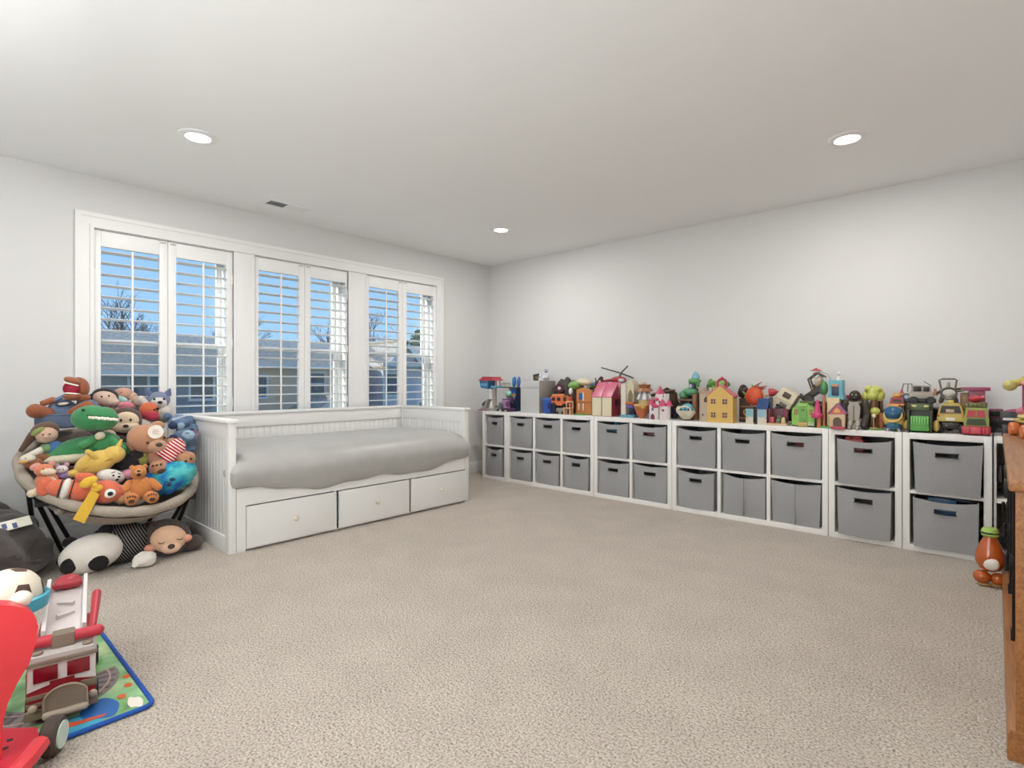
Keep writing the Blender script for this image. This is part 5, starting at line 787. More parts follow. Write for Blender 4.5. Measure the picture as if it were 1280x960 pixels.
# -- yellow green tree
t = S('toy_tree', 'yellow green toy tree house with a little lamp post', 3.91, -.34); yg = '#c3c94a'
part(t, 'trunk', '#8a5a34', tube([(0,0,0),(.0,0,.09),(.005,0,.19)], [.042,.03,.024], 12)); part(t, 'hollow', '#4f3420', sp((.0,-.034,.06),(.02,.012,.045))); part(t, 'crown', yg, sp((.0,0,.25),(.05,.05,.044)), sp((-.036,-.01,.222),(.03,.03,.032)), sp((.036,.0,.23),(.032,.03,.04)), sp((0,-.03,.225),(.034,.028,.03)), sp((-.02,-.02,.272),(.026,.026,.022)), sp((.025,-.015,.268),(.028,.026,.022))); part(t, 'knot', '#8f8a2f', sp((-.03,-.042,.255),.007)); part(t, 'low_branch', yg, sp((-.035,-.02,.11),(.026,.024,.024)), sp((.018,-.045,.125),(.028,.024,.026))); part(t, 'base', '#74b04a', lathe([(.06,0),(.06,.008),(.05,.012)], 20)); part(t, 'lamp_post', '#d9a06a', cy((.012,-.058,.012),(.012,-.058,.085),.003,n=8)); part(t, 'lamp', '#e8d9b0', sp((.012,-.058,.095),(.014,.012,.015))); part(t, 'lamp_foot', '#d9a06a', bx((.012,-.058,.014),(.04,.012,.006),None,.002)); part(t, 'side_root', '#b5643a', sp((.045,.0,.06),(.02,.02,.055)))
# -- pod
t = S('rescue_pod', 'round yellow and blue toy submarine pod with a wide windscreen', 4.03, -.385); yb = '#e0c060'
part(t, 'hull', yb, sp((0,0,.09),(.062,.06,.078),n=22,m=14)); part(t, 'windscreen', mat('#2c5a7e', .12), sp((0,-.026,.115),(.056,.048,.048),n=18,m=10)); part(t, 'windscreen_rim', yb, torus((0,-.05,.108),.046,.006,(72,0,0))); part(t, 'belly', '#2f7794', sp((0,-.012,.04),(.045,.05,.034))); part(t, 'smile', '#d9a23c', sp((0,-.056,.066),(.026,.008,.009))); part(t, 'foot', '#c9cdd0', cap((-.025,-.03,.02),(-.03,-.035,.006),.006)); part(t, 'foot', '#c9cdd0', cap((.025,-.03,.02),(.03,-.035,.006),.006)); part(t, 'roof_light', '#e8a030', ab(-.028,.028,-.02,.02,.158,.172,.004))
t = S('fire_engine', 'small red toy fire engine behind the yellow and blue pod', 4.03, -.24); part(t, 'plinth', '#6f6a64', ab(-.04,.04,-.03,.04,0,.16,.004)); part(t, 'cab', '#c3202c', pris([(-.042,.16),(.042,.16),(.036,.215),(-.03,.215)], -.035, .04)); part(t, 'siren', '#e8b03a', sp((.0,0,.228),(.024,.018,.016))); part(t, 'ladder', '#d98a3a', ab(-.02,.04,-.01,.0,.235,.245,.002)); part(t, 'stripe', '#e8c04a', ab(-.044,.044,-.039,-.034,.165,.172)); part(t, 'windscreen', '#3a2a30', ab(-.02,.03,-.039,-.034,.185,.205))
t = S('white_jeep', 'white and red toy jeep with a blue round badge on the pile', 4.073, -.20, 0, .19); part(t, 'body', '#dcd6cf', ab(-.03,.035,-.035,.05,0,.06,.008)); part(t, 'cage', '#8d8a86', tube([(-.02,-.03,.06),(-.01,-.03,.115),(.035,-.03,.115),(.038,-.03,.06)], .005, 6), tube([(.012,-.03,.06),(.015,-.03,.115)], .004, 6)); part(t, 'fender', '#b8323e', pris([(-.04,.0),(-.015,.0),(-.005,.055),(-.02,.085),(-.03,.05)], -.04, -.03)); part(t, 'badge', '#2a4a66', disc((.008,-.04,.03),.024,.01)); part(t, 'badge_hub', '#9fc0cf', disc((.008,-.046,.03),.012,.006))
t = S('toy_crate', 'plain brown toy crate at the back holding up the stacked cars', 4.11, -.15); part(t, 'crate', '#8a6a4c', ab(-.07,.10,-.06,.06,0,.19,.004)); part(t, 'slat', '#a5805a', *[ab(-.072,.102,-.064,-.06,.02+.06*k,.05+.06*k,.002) for k in range(3)])
t = S('grey_wagon', 'grey toy off-road car parked on top of the dark green truck', 4.165, -.26, 6, .185); sv = mat('#a39a8d', .35)
part(t, 'body', sv, ab(-.07,.06,-.045,.045,.025,.065,.01)); part(t, 'cabin', sv, pris([(-.062,.062),(.05,.062),(.042,.108),(-.052,.112)], -.042, .042)); part(t, 'window', DK, ab(-.048,-.006,-.046,-.040,.073,.103,.003), ab(.004,.036,-.046,-.040,.073,.101,.003)); part(t, 'chassis', DK, ab(-.07,.07,-.04,.04,.0,.026,.004)); part(t, 'wheel', DK, *[wheel((x,y,.016),.024,.022) for x in (-.045,.042) for y in (-.042,.042)]); part(t, 'tail_panel', '#c9713a', ab(.06,.072,-.04,.04,.05,.09,.003)); part(t, 'aerial', '#8d8a86', cap((.045,.0,.11),(.01,.0,.135),.003))
t = S('garbage_truck', 'dark green toy truck with a bright green ribbed front loader', 4.165, -.355); part(t, 'body', '#2c3320', ab(-.055,.055,-.02,.11,.02,.185,.008)); part(t, 'cab_brow', '#4a5a2f', ab(-.05,.05,-.035,-.018,.135,.18,.008)); part(t, 'headlamp', '#d9d98a', sp((-.03,-.036,.165),(.014,.006,.008)), sp((.03,-.036,.165),(.014,.006,.008))); part(t, 'grille', '#1c1f16', ab(-.045,.045,-.03,-.018,.10,.135)); lo = part(t, 'loader', '#57b53f', ab(-.048,.048,-.07,-.03,.012,.105,.006)); 
for k in range(7): part(lo, 'rib', '#79d05a', ab(-.044+.0135*k,-.036+.0135*k,-.077,-.069,.055,.10,.002))
part(t, 'side_arm', '#3a3f34', ab(-.062,-.05,-.075,.0,.0,.14,.004)); part(t, 'side_arm', '#3a3f34', ab(.05,.062,-.075,.0,.0,.14,.004)); part(t, 'wheel_hub', '#d9b84a', sp((-.075,-.02,.045),(.016,.026,.032))); part(t, 'wheel_hub', '#d9b84a', sp((.078,-.02,.045),(.018,.026,.036))); part(t, 'wheel', DK, wheel((-.066,.07,.03),.03,.02,'x'), wheel((.066,.07,.03),.03,.02,'x'))
t = S('mech_figure', 'grey toy mech with a tall frame and round glass cockpit', 4.295, -.24, 0, .195); gg = '#8d8676'
part(t, 'torso', gg, bx((0,0,.055),(.075,.06,.06),None,.015)); part(t, 'cockpit', mat('#b9b6ae', .15), sp((.005,-.03,.05),(.038,.02,.028))); part(t, 'cockpit_rim', '#5a5448', torus((.005,-.04,.05),.038,.005,(80,0,0))); part(t, 'frame', '#77705f', tube([(-.035,0,.08),(-.045,0,.135),(-.03,0,.142),(.03,0,.142),(.042,0,.135),(.034,0,.08)], .006, 6)); part(t, 'pilot', '#a39a88', cap((-.002,0,.085),(.002,0,.115),.012,.008)); part(t, 'leg', '#4a453c', cap((-.025,-.01,.03),(-.035,-.02,.0),.014,.012)); part(t, 'leg', '#4a453c', cap((.03,-.01,.03),(.04,-.02,.0),.014,.012)); part(t, 'arm', '#6f6857', cap((.04,0,.065),(.07,0,.07),.007)); part(t, 'arm', '#6f6857', cap((-.04,0,.065),(-.06,-.01,.045),.009))
t = S('yellow_wagon', 'yellow toy car with its tailgate facing out and a white plate', 4.312, -.33, 0, .075); yw = '#d3b540'
part(t, 'body', yw, pris([(-.062,.0),(.062,.0),(.064,.04),(.05,.098),(.036,.112),(-.036,.112),(-.05,.098),(-.064,.04)], -.03, .12)); part(t, 'rear_window', '#30261c', pris([(-.052,.052),(.052,.052),(.042,.096),(-.042,.096)], -.034, -.028)); part(t, 'window_sticker', '#c9ac84', ab(-.022,.018,-.037,-.033,.055,.075,.002)); part(t, 'bumper', '#c9b23e', ab(-.066,.066,-.042,-.028,.0,.028,.005)); part(t, 'number_plate', '#e6e0d4', ab(-.022,.022,-.046,-.041,.006,.024,.001)); part(t, 'tail_light', '#d9622a', ab(-.064,-.054,-.037,-.028,.03,.045,.002), ab(.054,.064,-.037,-.028,.03,.045,.002)); part(t, 'roof_lamp', '#e0c84a', ab(-.014,.014,.0,.03,.112,.13,.004))
t = S('monster_chassis', 'black toy truck chassis with big tyres under the yellow car', 4.312, -.31); part(t, 'frame', DK, ab(-.045,.045,-.04,.11,.03,.07,.006)); 
for x in (-.055,.055):
    for y in (-.02,.085): part(t, 'tyre', '#1b1a1a', wheel((x,y,.036),.036,.03,'x'))
part(t, 'axle', '#55524e', cy((-.05,-.02,.036),(.05,-.02,.036),.008,n=8)); part(t, 'headlight', '#c9c9c9', sp((-.02,-.045,.05),.006,n=8,m=6))
# -- red green truck
t = S('rescue_truck', 'lime green and red toy truck facing out with a red bumper', 4.432, -.365); lg_ = '#9aae3a'
part(t, 'body', lg_, pris([(-.056,.02),(.056,.02),(.058,.09),(.046,.165),(-.046,.165),(-.058,.09)], -.03, .12)); 
for s in (-1, 1): part(t, 'windscreen', '#c9283c', pris([(s*.003,.108),(s*.043,.108),(s*.038,.15),(s*.003,.15)] if s > 0 else [(-.043,.108),(-.003,.108),(-.003,.15),(-.038,.15)], -.034, -.028))
part(t, 'grille', '#3a4a26', pris([(-.046,.062),(.046,.062),(.04,.098),(-.04,.098)], -.036, -.028)); b2 = part(t, 'bumper', '#c9203a', ab(-.066,.066,-.065,-.03,.008,.055,.008)); part(b2, 'bumper_frame', '#e04a58', ab(-.022,.022,-.071,-.064,.012,.05,.004)); part(b2, 'bumper_rib', '#e04a58', *[ab(x-.003,x+.003,-.069,-.064,.014,.05,.001) for x in (-.05,-.035,.035,.05)]); part(t, 'roof_rack', '#7d7a34', ab(-.05,.05,-.02,.10,.165,.195,.008)); part(t, 'rack_bar', '#57602c', *[ab(-.04+.02*k,-.034+.02*k,-.026,-.018,.168,.192,.001) for k in range(5)]); part(t, 'tyre', DK, wheel((-.052,.0,.022),.022,.02,'x'), wheel((.052,.0,.022),.022,.02,'x')); part(t, 'cannon', '#d3223a', sp((-.005,.03,.215),(.03,.03,.022)), cap((.0,.0,.218),(.03,-.02,.225),.012)); part(t, 'cannon_tip', '#e87a80', sp((.032,-.024,.228),.01))
t = S('toy_launcher', 'magenta toy launcher bar behind the lime and red truck', 4.41, -.16); part(t, 'bar', '#a83a68', ab(-.055,.085,-.02,.02,.262,.285,.004)); part(t, 'stand', '#8f3a50', ab(-.02,.06,-.015,.03,0,.262,.006)); part(t, 'barrel', '#4a3f3c', cap((-.055,-.005,.275),(-.09,-.005,.27),.008)); part(t, 'gold_side', '#b08a58', ab(-.06,-.02,.0,.04,0,.25,.006))

# -- the dark jumble along the wall behind the front toys
JUM = [(.86,.20,'#4a4a44','#6a6a5c','low dark grey toy truck behind the pale grey bin'),(1.44,.19,'#3a332c','#5d4a3a','low brown toy truck behind the orange treehouse'),(2.14,.20,'#4a3328','#7a4a34','low russet toy truck behind the toy ship'),(3.20,.11,'#2e2a2a','#52403a','low black toy truck behind the beach hut'),(3.70,.20,'#3a3430','#6a4a3a','low dark brown toy truck behind the garden playset'),(3.92,.20,'#5a3a2a','#8a5a34','low rust toy truck behind the yellow green tree'),(4.25,.15,'#2f2d28','#5f5640','low olive toy truck behind the yellow car'),(4.545,.15,'#2a2526','#8f3a5a','low black and pink toy truck by the wall above the last cube')]
for X, hh, c, c3, lab in JUM:
    t = S('toy_truck', lab, X, -.085); part(t, 'body', c, ab(-.07,.07,-.035,.045,.03,hh*.62,.012)); part(t, 'cab', c3, ab(-.06,.01,-.033,.04,hh*.6,hh,.012)); part(t, 'window', '#1c1a1c', ab(-.05,0,-.037,-.032,hh*.7,hh*.92,.003))
    for x in (-.045,.045): part(t, 'wheel', DK, wheel((x,-.036,.024),.024,.018))
# ================================================================== RIGHT SIDE: LAST CUBE SHELF, WOOD CABINET, SKATE
t = thing('cube_shelf', 'white cube shelf mostly hidden behind the wood cabinet', 'shelf', (4.72, 0, 0), group='white cube shelves along the wall')
for a, b_ in ((-.21,-.198),(.174,.21)): part(t, 'side_panel', cubm, ab(a, b_, -.42, YB_, 0, ZT_, .0015))
part(t, 'top_panel', cubm, ab(-.198,.174,-.42,YB_,ZT_-.038,ZT_,.0015)); part(t, 'bottom_panel', cubm, ab(-.198,.174,-.42,YB_,0,.038,.0015)); part(t, 'shelf_board', cubm, ab(-.198,.174,-.416,YB_-.006,.35,.375,.001)); part(t, 'back_panel', cubm, ab(-.174,.174,YB_-.006,YB_,.038,ZT_-.038))
t = thing('white_bin', 'plain white bin in the lower cube behind the wood cabinet', 'storage bin', (4.72,-.22,.039)); wb = mat('#d9d6d0', .8); part(t, 'front_panel', wb, ab(-.15,.15,-.18,-.174,0,.28,.002)); part(t, 'body', wb, ab(-.15,-.144,-.174,.17,0,.28), ab(.144,.15,-.174,.17,0,.28), ab(-.144,.144,.164,.17,0,.28), ab(-.144,.144,-.174,.164,0,.006)); part(t, 'rim', wb, ab(-.154,.154,-.184,-.172,.27,.284,.003))
t = thing('black_robot', 'black and silver toy robot standing in the upper cube by the wood cabinet', 'toy', (4.595,-.34,.376)); part(t, 'torso', DK, bx((0,0,.15),(.09,.06,.09),None,.012)); part(t, 'head', '#3a3a3e', bx((0,0,.225),(.05,.045,.05),None,.01)); part(t, 'chest_light', '#c9c6d0', bx((-.005,-.034,.15),(.03,.012,.05),None,.004)); part(t, 'leg', '#26262a', bx((-.025,0,.055),(.034,.045,.11),None,.006)); part(t, 'leg', '#26262a', bx((.025,0,.055),(.034,.045,.11),None,.006)); part(t, 'arm', '#4a3a3a', cap((-.055,0,.18),(-.06,-.02,.10),.014)); part(t, 'arm', '#4a3a3a', cap((.055,0,.18),(.06,-.02,.10),.014)); part(t, 'belt', '#7a6a3a', bx((0,-.03,.105),(.08,.012,.014),None,.002))
t = thing('black_box_toy', 'dark box shaped toy in the upper cube behind the black robot', 'toy', (4.74,-.20,.376)); part(t, 'box', '#1d1c1e', bx((0,0,.13),(.24,.16,.26),None,.01)); part(t, 'label_strip', '#4a2226', bx((-.05,-.082,.2),(.09,.004,.05))); part(t, 'knob', '#5a5a5e', sp((.05,-.084,.12),.018))
t = S('toy_gun', 'black and pink toy blaster between the lime truck and the skate', 4.60, -.30); part(t, 'body', DK, bx((0,0,.11),(.13,.05,.07),None,.01)); part(t, 'grip', DK, bx((.04,0,.045),(.035,.04,.09),(0,-12,0),.006)); part(t, 'barrel', '#b03a72', cap((-.03,0,.14),(.05,0,.155),.014)); part(t, 'white_stripe', WHT, bx((-.02,-.027,.10),(.06,.006,.014))); part(t, 'stand', '#2a2a2e', bx((-.03,.0,.035),(.05,.05,.07),None,.006))
wood = bpy.data.materials.new('cabinet_wood'); wood.use_nodes = True; n = wood.node_tree.nodes; L = wood.node_tree.links; b = n['Principled BSDF']; b.inputs['Roughness'].default_value = .4
tc = n.new('ShaderNodeTexCoord'); mp = n.new('ShaderNodeMapping'); mp.inputs['Scale'].default_value = (30, 1.2, 30); wv = n.new('ShaderNodeTexNoise'); wv.inputs['Scale'].default_value = 4; wv.inputs['Detail'].default_value = 6; wv.inputs['Distortion'].default_value = .6
rr_ = n.new('ShaderNodeValToRGB'); rr_.color_ramp.elements[0].position = .3; rr_.color_ramp.elements[0].color = (*H('#80502a'), 1); rr_.color_ramp.elements[1].position = .72; rr_.color_ramp.elements[1].color = (*H('#a8713f'), 1)
L.new(tc.outputs['Object'], mp.inputs[0]); L.new(mp.outputs[0], wv.inputs['Vector']); L.new(wv.outputs[0], rr_.inputs[0]); L.new(rr_.outputs[0], b.inputs['Base Color'])
iron = mat('#262220', .45, .6, name='dark_iron')
t = thing('wood_cabinet', 'brown wooden cabinet with dark iron door hardware at the right edge', 'cabinet', (0,0,0))
CY0, CY1 = -2.58, -.80
part(t, 'carcass', wood, ab(4.584, 5.11, CY0+.025, CY1-.02, .07, .75, .002)); part(t, 'top', wood, ab(4.545, 5.125, CY0-.01, CY1+.01, .75, .785, .008)); part(t, 'plinth', wood, ab(4.543, 5.11, CY0, CY1, 0, .075, .004), ab(4.547, 5.115, CY0-.005, CY1, .075, .09, .004))
for k in range(3):
    a = CY0+.05+k*.565; d_ = part(t, 'door', wood, ab(4.572, 4.584, a, a+.06, .10, .745, .002), ab(4.572, 4.584, a+.49, a+.55, .10, .745, .002), ab(4.572, 4.584, a+.06, a+.49, .68, .745, .002), ab(4.572, 4.584, a+.06, a+.49, .10, .17, .002), ab(4.578, 4.584, a+.06, a+.49, .17, .68))
    part(d_, 'bolt_rod', iron, cy((4.566, a+.515, .15), (4.566, a+.515, .70), .0045, n=10), *[bx((4.565, a+.515, z), (.014,.03,.04), None, .003) for z in (.16,.42,.69)])
    part(d_, 'pull', iron, cap((4.548, a+.515, .385), (4.548, a+.515, .435), .006), cy((4.548, a+.515, .41), (4.57, a+.515, .41), .004, n=8)); part(d_, 'hinge', iron, *[cy((4.570, a+.005, z-.03), (4.570, a+.005, z+.03), .006, n=10) for z in (.2,.62)])
part(t, 'side_stile', wood, ab(4.560, 4.63, CY0, CY0+.025, .09, .75, .002)); part(t, 'side_stile', wood, ab(5.05, 5.11, CY0, CY0+.025, .09, .75, .002)); part(t, 'side_rail', wood, ab(4.63, 5.05, CY0, CY0+.025, .67, .75, .002)); part(t, 'side_rail', wood, ab(4.63, 5.05, CY0, CY0+.025, .09, .17, .002))
t = thing('roller_skate', 'pink and yellow roller skate with orange wheels on the wood cabinet', 'roller skate', (4.65,-1.0,.785), 101)
part(t, 'plate', '#d9c24a', put(bx((0,0,.075),(.30,.075,.014),None,.006)), sp((.15,0,.077),(.03,.036,.009)))
for x in (-.10,.10):
    for y in (-.045,.045): part(t, 'wheel', '#e87a2c', wheel((x,y,.033),.033,.034)); 
    part(t, 'truck', '#8a4a4a', bx((x,0,.05),(.03,.06,.04),None,.006))
part(t, 'sole', '#e6cf6a', put(sp((.01,0,.097),(.135,.045,.016)))); part(t, 'boot', '#c2366c', sp((-.05,0,.155),(.062,.045,.065)), cy((-.055,0,.15),(-.07,0,.26),.048,.052,16)); part(t, 'toe_cap', '#c9687a', sp((.075,0,.12),(.065,.042,.028))); part(t, 'tongue', '#d9cb52', bx((.01,0,.19),(.05,.05,.09),(0,35,0),.015)); part(t, 'cuff', '#e69a9a', torus((-.071,0,.265),.048,.010,(0,-8,0))); part(t, 'buckle', '#a02a58', bx((-.03,-.048,.19),(.05,.008,.03),None,.004))
t = thing('toy_mallet', 'yellow and red striped toy stick lying over the roller skate', 'toy', (4.66,-1.02,1.075), 35)
part(t, 'shaft', '#d3c04a', cap((-.09,0,-.03),(.10,0,.03),.018)); part(t, 'band', '#b5502f', cy((-.045,0,-.016),(.0,0,-.001),.021,n=12)); part(t, 'knob', '#c9c060', sp((-.11,0,-.038),.027)); part(t, 'crest', '#d9b95a', *[sp((.06+.02*k,0,.055+.012*k),(.02,.02,.012)) for k in range(3)]); part(t, 'support', '#b8a24a', cy((.02,0,.0),(.02,0,-.03),.012,n=8))
t = thing('orange_bottle_toy', 'glossy orange pear shaped toy with a lime cap on the carpet', 'toy', (4.497,-.90,0), -10)
og = mat('#b5561f', .12, coat=.6); part(t, 'body', og, lathe([(.018,.075),(.045,.09),(.060,.125),(.058,.165),(.042,.215),(.026,.25),(.024,.262)], 22)); part(t, 'belly_patch', mat('#e3ddd2', .4), sp((.012,-.045,.125),(.034,.02,.034))); part(t, 'cap', '#a6d24a', lathe([(.030,.255),(.036,.262),(.036,.285),(.028,.298),(.001,.302)], 18)); part(t, 'cap_band', DK, torus((0,0,.275),.037,.004)); part(t, 'foot', og, sp((-.028,-.02,.045),(.038,.034,.034))); part(t, 'foot', og, sp((.032,.0,.042),(.034,.032,.032))); part(t, 'sole', '#b08a4a', sp((-.02,-.025,.009),(.03,.024,.009)), sp((.025,.0,.009),(.03,.024,.009)))

# ---- things showing in the bins
def peek(name, label, X, Y, z, c, parts):
    t = thing(name, label, 'toy', (X, Y, z), 0)
    for q in parts: part(t, *q)
c0 = [c[0] for c in CELLS]
peek('paper_bag', 'crumpled white paper showing in the upper bin of the second column', c0[1]+.02, -.30, .385, 0, [('paper', mat('#d9d3cd', .8), blob((0,0,.23),(.10,.09,.075),.25,3,5,18,12)), ('stick', '#b9b3ab', cap((0,0,.02),(0,0,.2),.02))])
peek('blue_toy', 'blue toy top showing over the upper bin below the pink barn', c0[4]-.03, -.30, .385, 0, [('body', '#2f86b5', ab(-.08,.08,-.08,.08,0,.27,.03)), ('knob', '#55a5cc', sp((0,-.02,.28),.03))])
peek('red_toy', 'red toy pressed behind the handle hole of the sixth column bin', c0[5], -.36, .385, 0, [('body', '#b5303c', ab(-.09,.09,-.03,.06,0,.25,.03)), ('face', '#d97a80', sp((0,-.035,.22),(.04,.015,.02)))])
peek('red_toy', 'red toy peeking over the upper bin in the ninth column', c0[8]+.04, -.30, .385, 0, [('body', '#b8402f', ab(-.07,.07,-.08,.05,0,.275,.02)), ('bar', '#7a3a2c', cap((-.08,-.10,.26),(.08,-.10,.265),.012))])
peek('red_toy', 'bright red toy showing above the upper bin below the gorilla figure', c0[9]-.07, -.33, .385, 0, [('body', '#c93a30', ab(-.06,.06,-.06,.06,0,.285,.02)), ('lug', '#d9584a', sp((.02,-.03,.29),(.03,.02,.018)), sp((-.03,-.03,.285),(.025,.02,.016)))])
peek('blue_toy', 'blue toy peeking over the lower bin nearest the wood cabinet', c0[10], -.28, .045, 0, [('body', '#3f7fb5', ab(-.10,.05,-.05,.05,0,.285,.02)), ('handle', '#4a5a6a', cap((-.04,-.06,.295),(.10,-.06,.28),.010))])
peek('rolled_cloth', 'grey rolled cloth over the upper bin nearest the wood cabinet', c0[10]+.03, -.33, .385, 0, [('roll', FAB('#3a3a3c'), cap((-.12,0,.285),(.11,0,.278),.02)), ('post', DK, ab(-.02,.02,-.02,.02,0,.28))])

# ================================================================== LEFT FRONT: PLAY MAT, FIRE ENGINE, RED RIDE-ON, BALL
matm = bpy.data.materials.new('play_mat_print'); matm.use_nodes = True; n = matm.node_tree.nodes; L = matm.node_tree.links; b = n['Principled BSDF']; b.inputs['Roughness'].default_value = .6
tc = n.new('ShaderNodeTexCoord'); ns = n.new('ShaderNodeTexNoise'); ns.inputs['Scale'].default_value = 7; ns.inputs['Detail'].default_value = 3; rr_ = n.new('ShaderNodeValToRGB'); rr_.color_ramp.interpolation = 'EASE'; el = rr_.color_ramp.elements
el[0].position = .30; el[0].color = (*H('#3f6a3a'), 1); el[1].position = .70; el[1].color = (*H('#e0d9b4'), 1)
for p_, c_ in ((.42,'#79a86a'),(.52,'#8fbf8a'),(.60,'#b5cf9a')): q = el.new(p_); q.color = (*H(c_), 1)
L.new(tc.outputs['Object'], ns.inputs['Vector']); L.new(ns.outputs[0], rr_.inputs[0]); L.new(rr_.outputs[0], b.inputs['Base Color'])
t = thing('play_mat', 'printed green play mat with a blue border and curved railway track', 'play mat', (2.095,-4.50,0))
def rrect(hx, hy, r_, n_=6): return [(sx*(hx-r_)+r_*math.cos(R(a0+90*k/n_)), sy*(hy-r_)+r_*math.sin(R(a0+90*k/n_))) for sx, sy, a0 in ((1,1,0),(-1,1,90),(-1,-1,180),(1,-1,270)) for k in range(n_+1)]
P = rrect(.392,.40,.03); N = len(P)
part(t, 'sheet', matm, ([(x,y,.002) for x, y in P]+[(x,y,.008) for x, y in P], [tuple(range(N-1,-1,-1)), tuple(range(N,2*N))]+[(i,(i+1) % N,N+(i+1) % N,N+i) for i in range(N)]), smooth=0)
part(t, 'border', FAB('#2456a8'), tube([(x,y,.008) for x, y in P], .008, 8, closed=True))
def flat(poly, z): N = len(poly); return ([(x,y,z) for x, y in poly]+[(x,y,z+.0006) for x, y in poly], [tuple(range(N-1,-1,-1)), tuple(range(N,2*N))]+[(i,(i+1) % N,N+(i+1) % N,N+i) for i in range(N)])
def arcband(cx_, cy_, r0, r1, a0, a1, k=18): return [(cx_+r0*math.cos(R(a0+(a1-a0)*i/k)), cy_+r0*math.sin(R(a0+(a1-a0)*i/k))) for i in range(k+1)] + [(cx_+r1*math.cos(R(a1-(a1-a0)*i/k)), cy_+r1*math.sin(R(a1-(a1-a0)*i/k))) for i in range(k+1)]
tk = part(t, 'track_bed', mat('#86807a', .7), flat(arcband(.05,.17,.105,.205,-80,100), .0082), smooth=0)
for k in range(14):
    a = -76+13*k; part(tk, 'sleeper', mat('#6a5f62', .7), put(flat([(.115,-.006),(.195,-.006),(.195,.006),(.115,.006)], .009), (.05,.17,0), (0,0,a)), smooth=0)
for r_ in (.13,.178): part(tk, 'rail', mat('#b99a94', .5), flat(arcband(.05,.17,r_-.003,r_+.003,-80,100), .0098), smooth=0)
part(t, 'printed_lake', mat('#2563a8', .5), flat([(.30+.065*math.cos(R(a))*(1+.2*math.sin(R(3*a))), .275+.05*math.sin(R(a))) for a in range(0,360,15)], .0084), smooth=0)
part(t, 'printed_lake', mat('#3f9ab5', .5), flat([(.335+.05*math.cos(R(a)), .20+.10*math.sin(R(a))*(1+.15*math.cos(R(2*a)))) for a in range(0,360,15)], .0083), smooth=0)
part(t, 'printed_fish', mat('#c9502f', .5), flat([(.318,.15),(.345,.20),(.352,.275),(.34,.285),(.325,.22),(.30,.17)], .0092), smooth=0)
part(t, 'printed_sand', mat('#e6dfd0', .6), flat([(.335+.04*math.cos(R(a))*(1+.2*math.sin(R(4*a))), .362+.02*math.sin(R(a))) for a in range(0,360,15)], .0084), smooth=0)
for x, y in ((.13,.383),(.20,.372),(.265,.34)): part(t, 'printed_flower', mat('#d9622f', .6), flat([(x+.016*math.cos(R(a)), y+.012*math.sin(R(a))) for a in range(0,360,40)], .0086), smooth=0)
part(t, 'printed_path', mat('#c9b25a', .6), flat([(.36,-.02),(.385,.03),(.36,.12),(.30,.15),(.345,.09)], .0085), smooth=0); part(t, 'printed_patch', mat('#e3c95a', .6), flat([(-.14,.31),(-.10,.30),(-.09,.34),(-.13,.35)], .0086), smooth=0); part(t, 'printed_patch', mat('#5a4f4a', .6), flat([(-.36,.10),(-.2,.12),(-.17,.3),(-.30,.36),(-.37,.3)], .0085), smooth=0); part(t, 'printed_patch', mat('#a8352f', .6), flat([(-.30,.25),(-.22,.24),(-.22,.27),(-.30,.29)], .009), smooth=0)

t = thing('toy_fire_engine', 'large red and white toy fire engine parked on the play mat', 'toy truck', (2.352,-4.312,.009), 79.6)
RED = '#b5162c'; TAU = '#8a7763'
part(t, 'cab', RED, pris([(-.083,.022),(.083,.022),(.083,.125),(-.083,.125)], .0, .15)); fw = part(t, 'windscreen_frame', '#e6dcd8', pris([(-.083,.10),(-.03,.112),(-.03,.122),(.03,.122),(.03,.112),(.083,.10),(.08,.182),(-.08,.182)], -.004, .14)); part(fw, 'windscreen', mat('#7d1420', .15), ab(-.068,-.010,-.008,-.003,.125,.17,.002)); part(fw, 'windscreen', mat('#7d1420', .15), ab(.012,.068,-.008,-.003,.125,.17,.002))
part(t, 'roof', '#c9c2bd', pris([(-.085,.182),(.085,.182),(.078,.203),(-.078,.203)], -.006, .15)); part(t, 'roof_edge', TAU, ab(-.087,.087,-.012,.004,.178,.190,.003)); part(t, 'light_bar', '#cf2038', cap((-.088,.055,.226),(-.028,.055,.226),.018)); part(t, 'light_bar', '#cf2038', cap((.03,.055,.226),(.088,.055,.226),.018)); part(t, 'light_mount', TAU, ab(-.028,.03,.035,.085,.2,.245,.006)); part(t, 'siren_horn', TAU, sp((-.06,.02,.206),(.014,.014,.008)), sp((.062,.02,.206),(.014,.014,.008)))
part(t, 'bumper', TAU, ab(-.088,.088,-.016,.0,.018,.045,.004)); [part(t, 'side_stripe', TAU, q) for q in (ab(-.085,-.03,-.006,.0,.075,.088,.002), ab(-.085,-.03,-.006,.0,.052,.064,.002), ab(.045,.085,-.006,.0,.075,.098,.002))]; sh = part(t, 'front_shield', '#93826e', pris([(-.04,.03),(.06,.03),(.06,.075)]+[(.01+.05*math.cos(R(a)), .075+.035*math.sin(R(a))) for a in range(10,180,17)]+[(-.04,.075)], -.036, -.02)); part(sh, 'shield_rim', '#a8967f', tube([(-.042,-.036,.03),(-.042,-.036,.075)]+[(.01-.052*math.cos(R(a)), -.036, .075+.037*math.sin(R(a))) for a in range(10,180,17)]+[(.062,-.036,.03)], .0035, 6)); part(sh, 'winch', '#b5a58f', cap((-.035,-.042,.034),(.055,-.042,.034),.011)); part(t, 'headlight', '#b9a88f', sp((.075,-.018,.055),(.012,.008,.012))); part(t, 'headlight', '#b9a88f', sp((-.068,-.018,.055),(.012,.008,.012)))
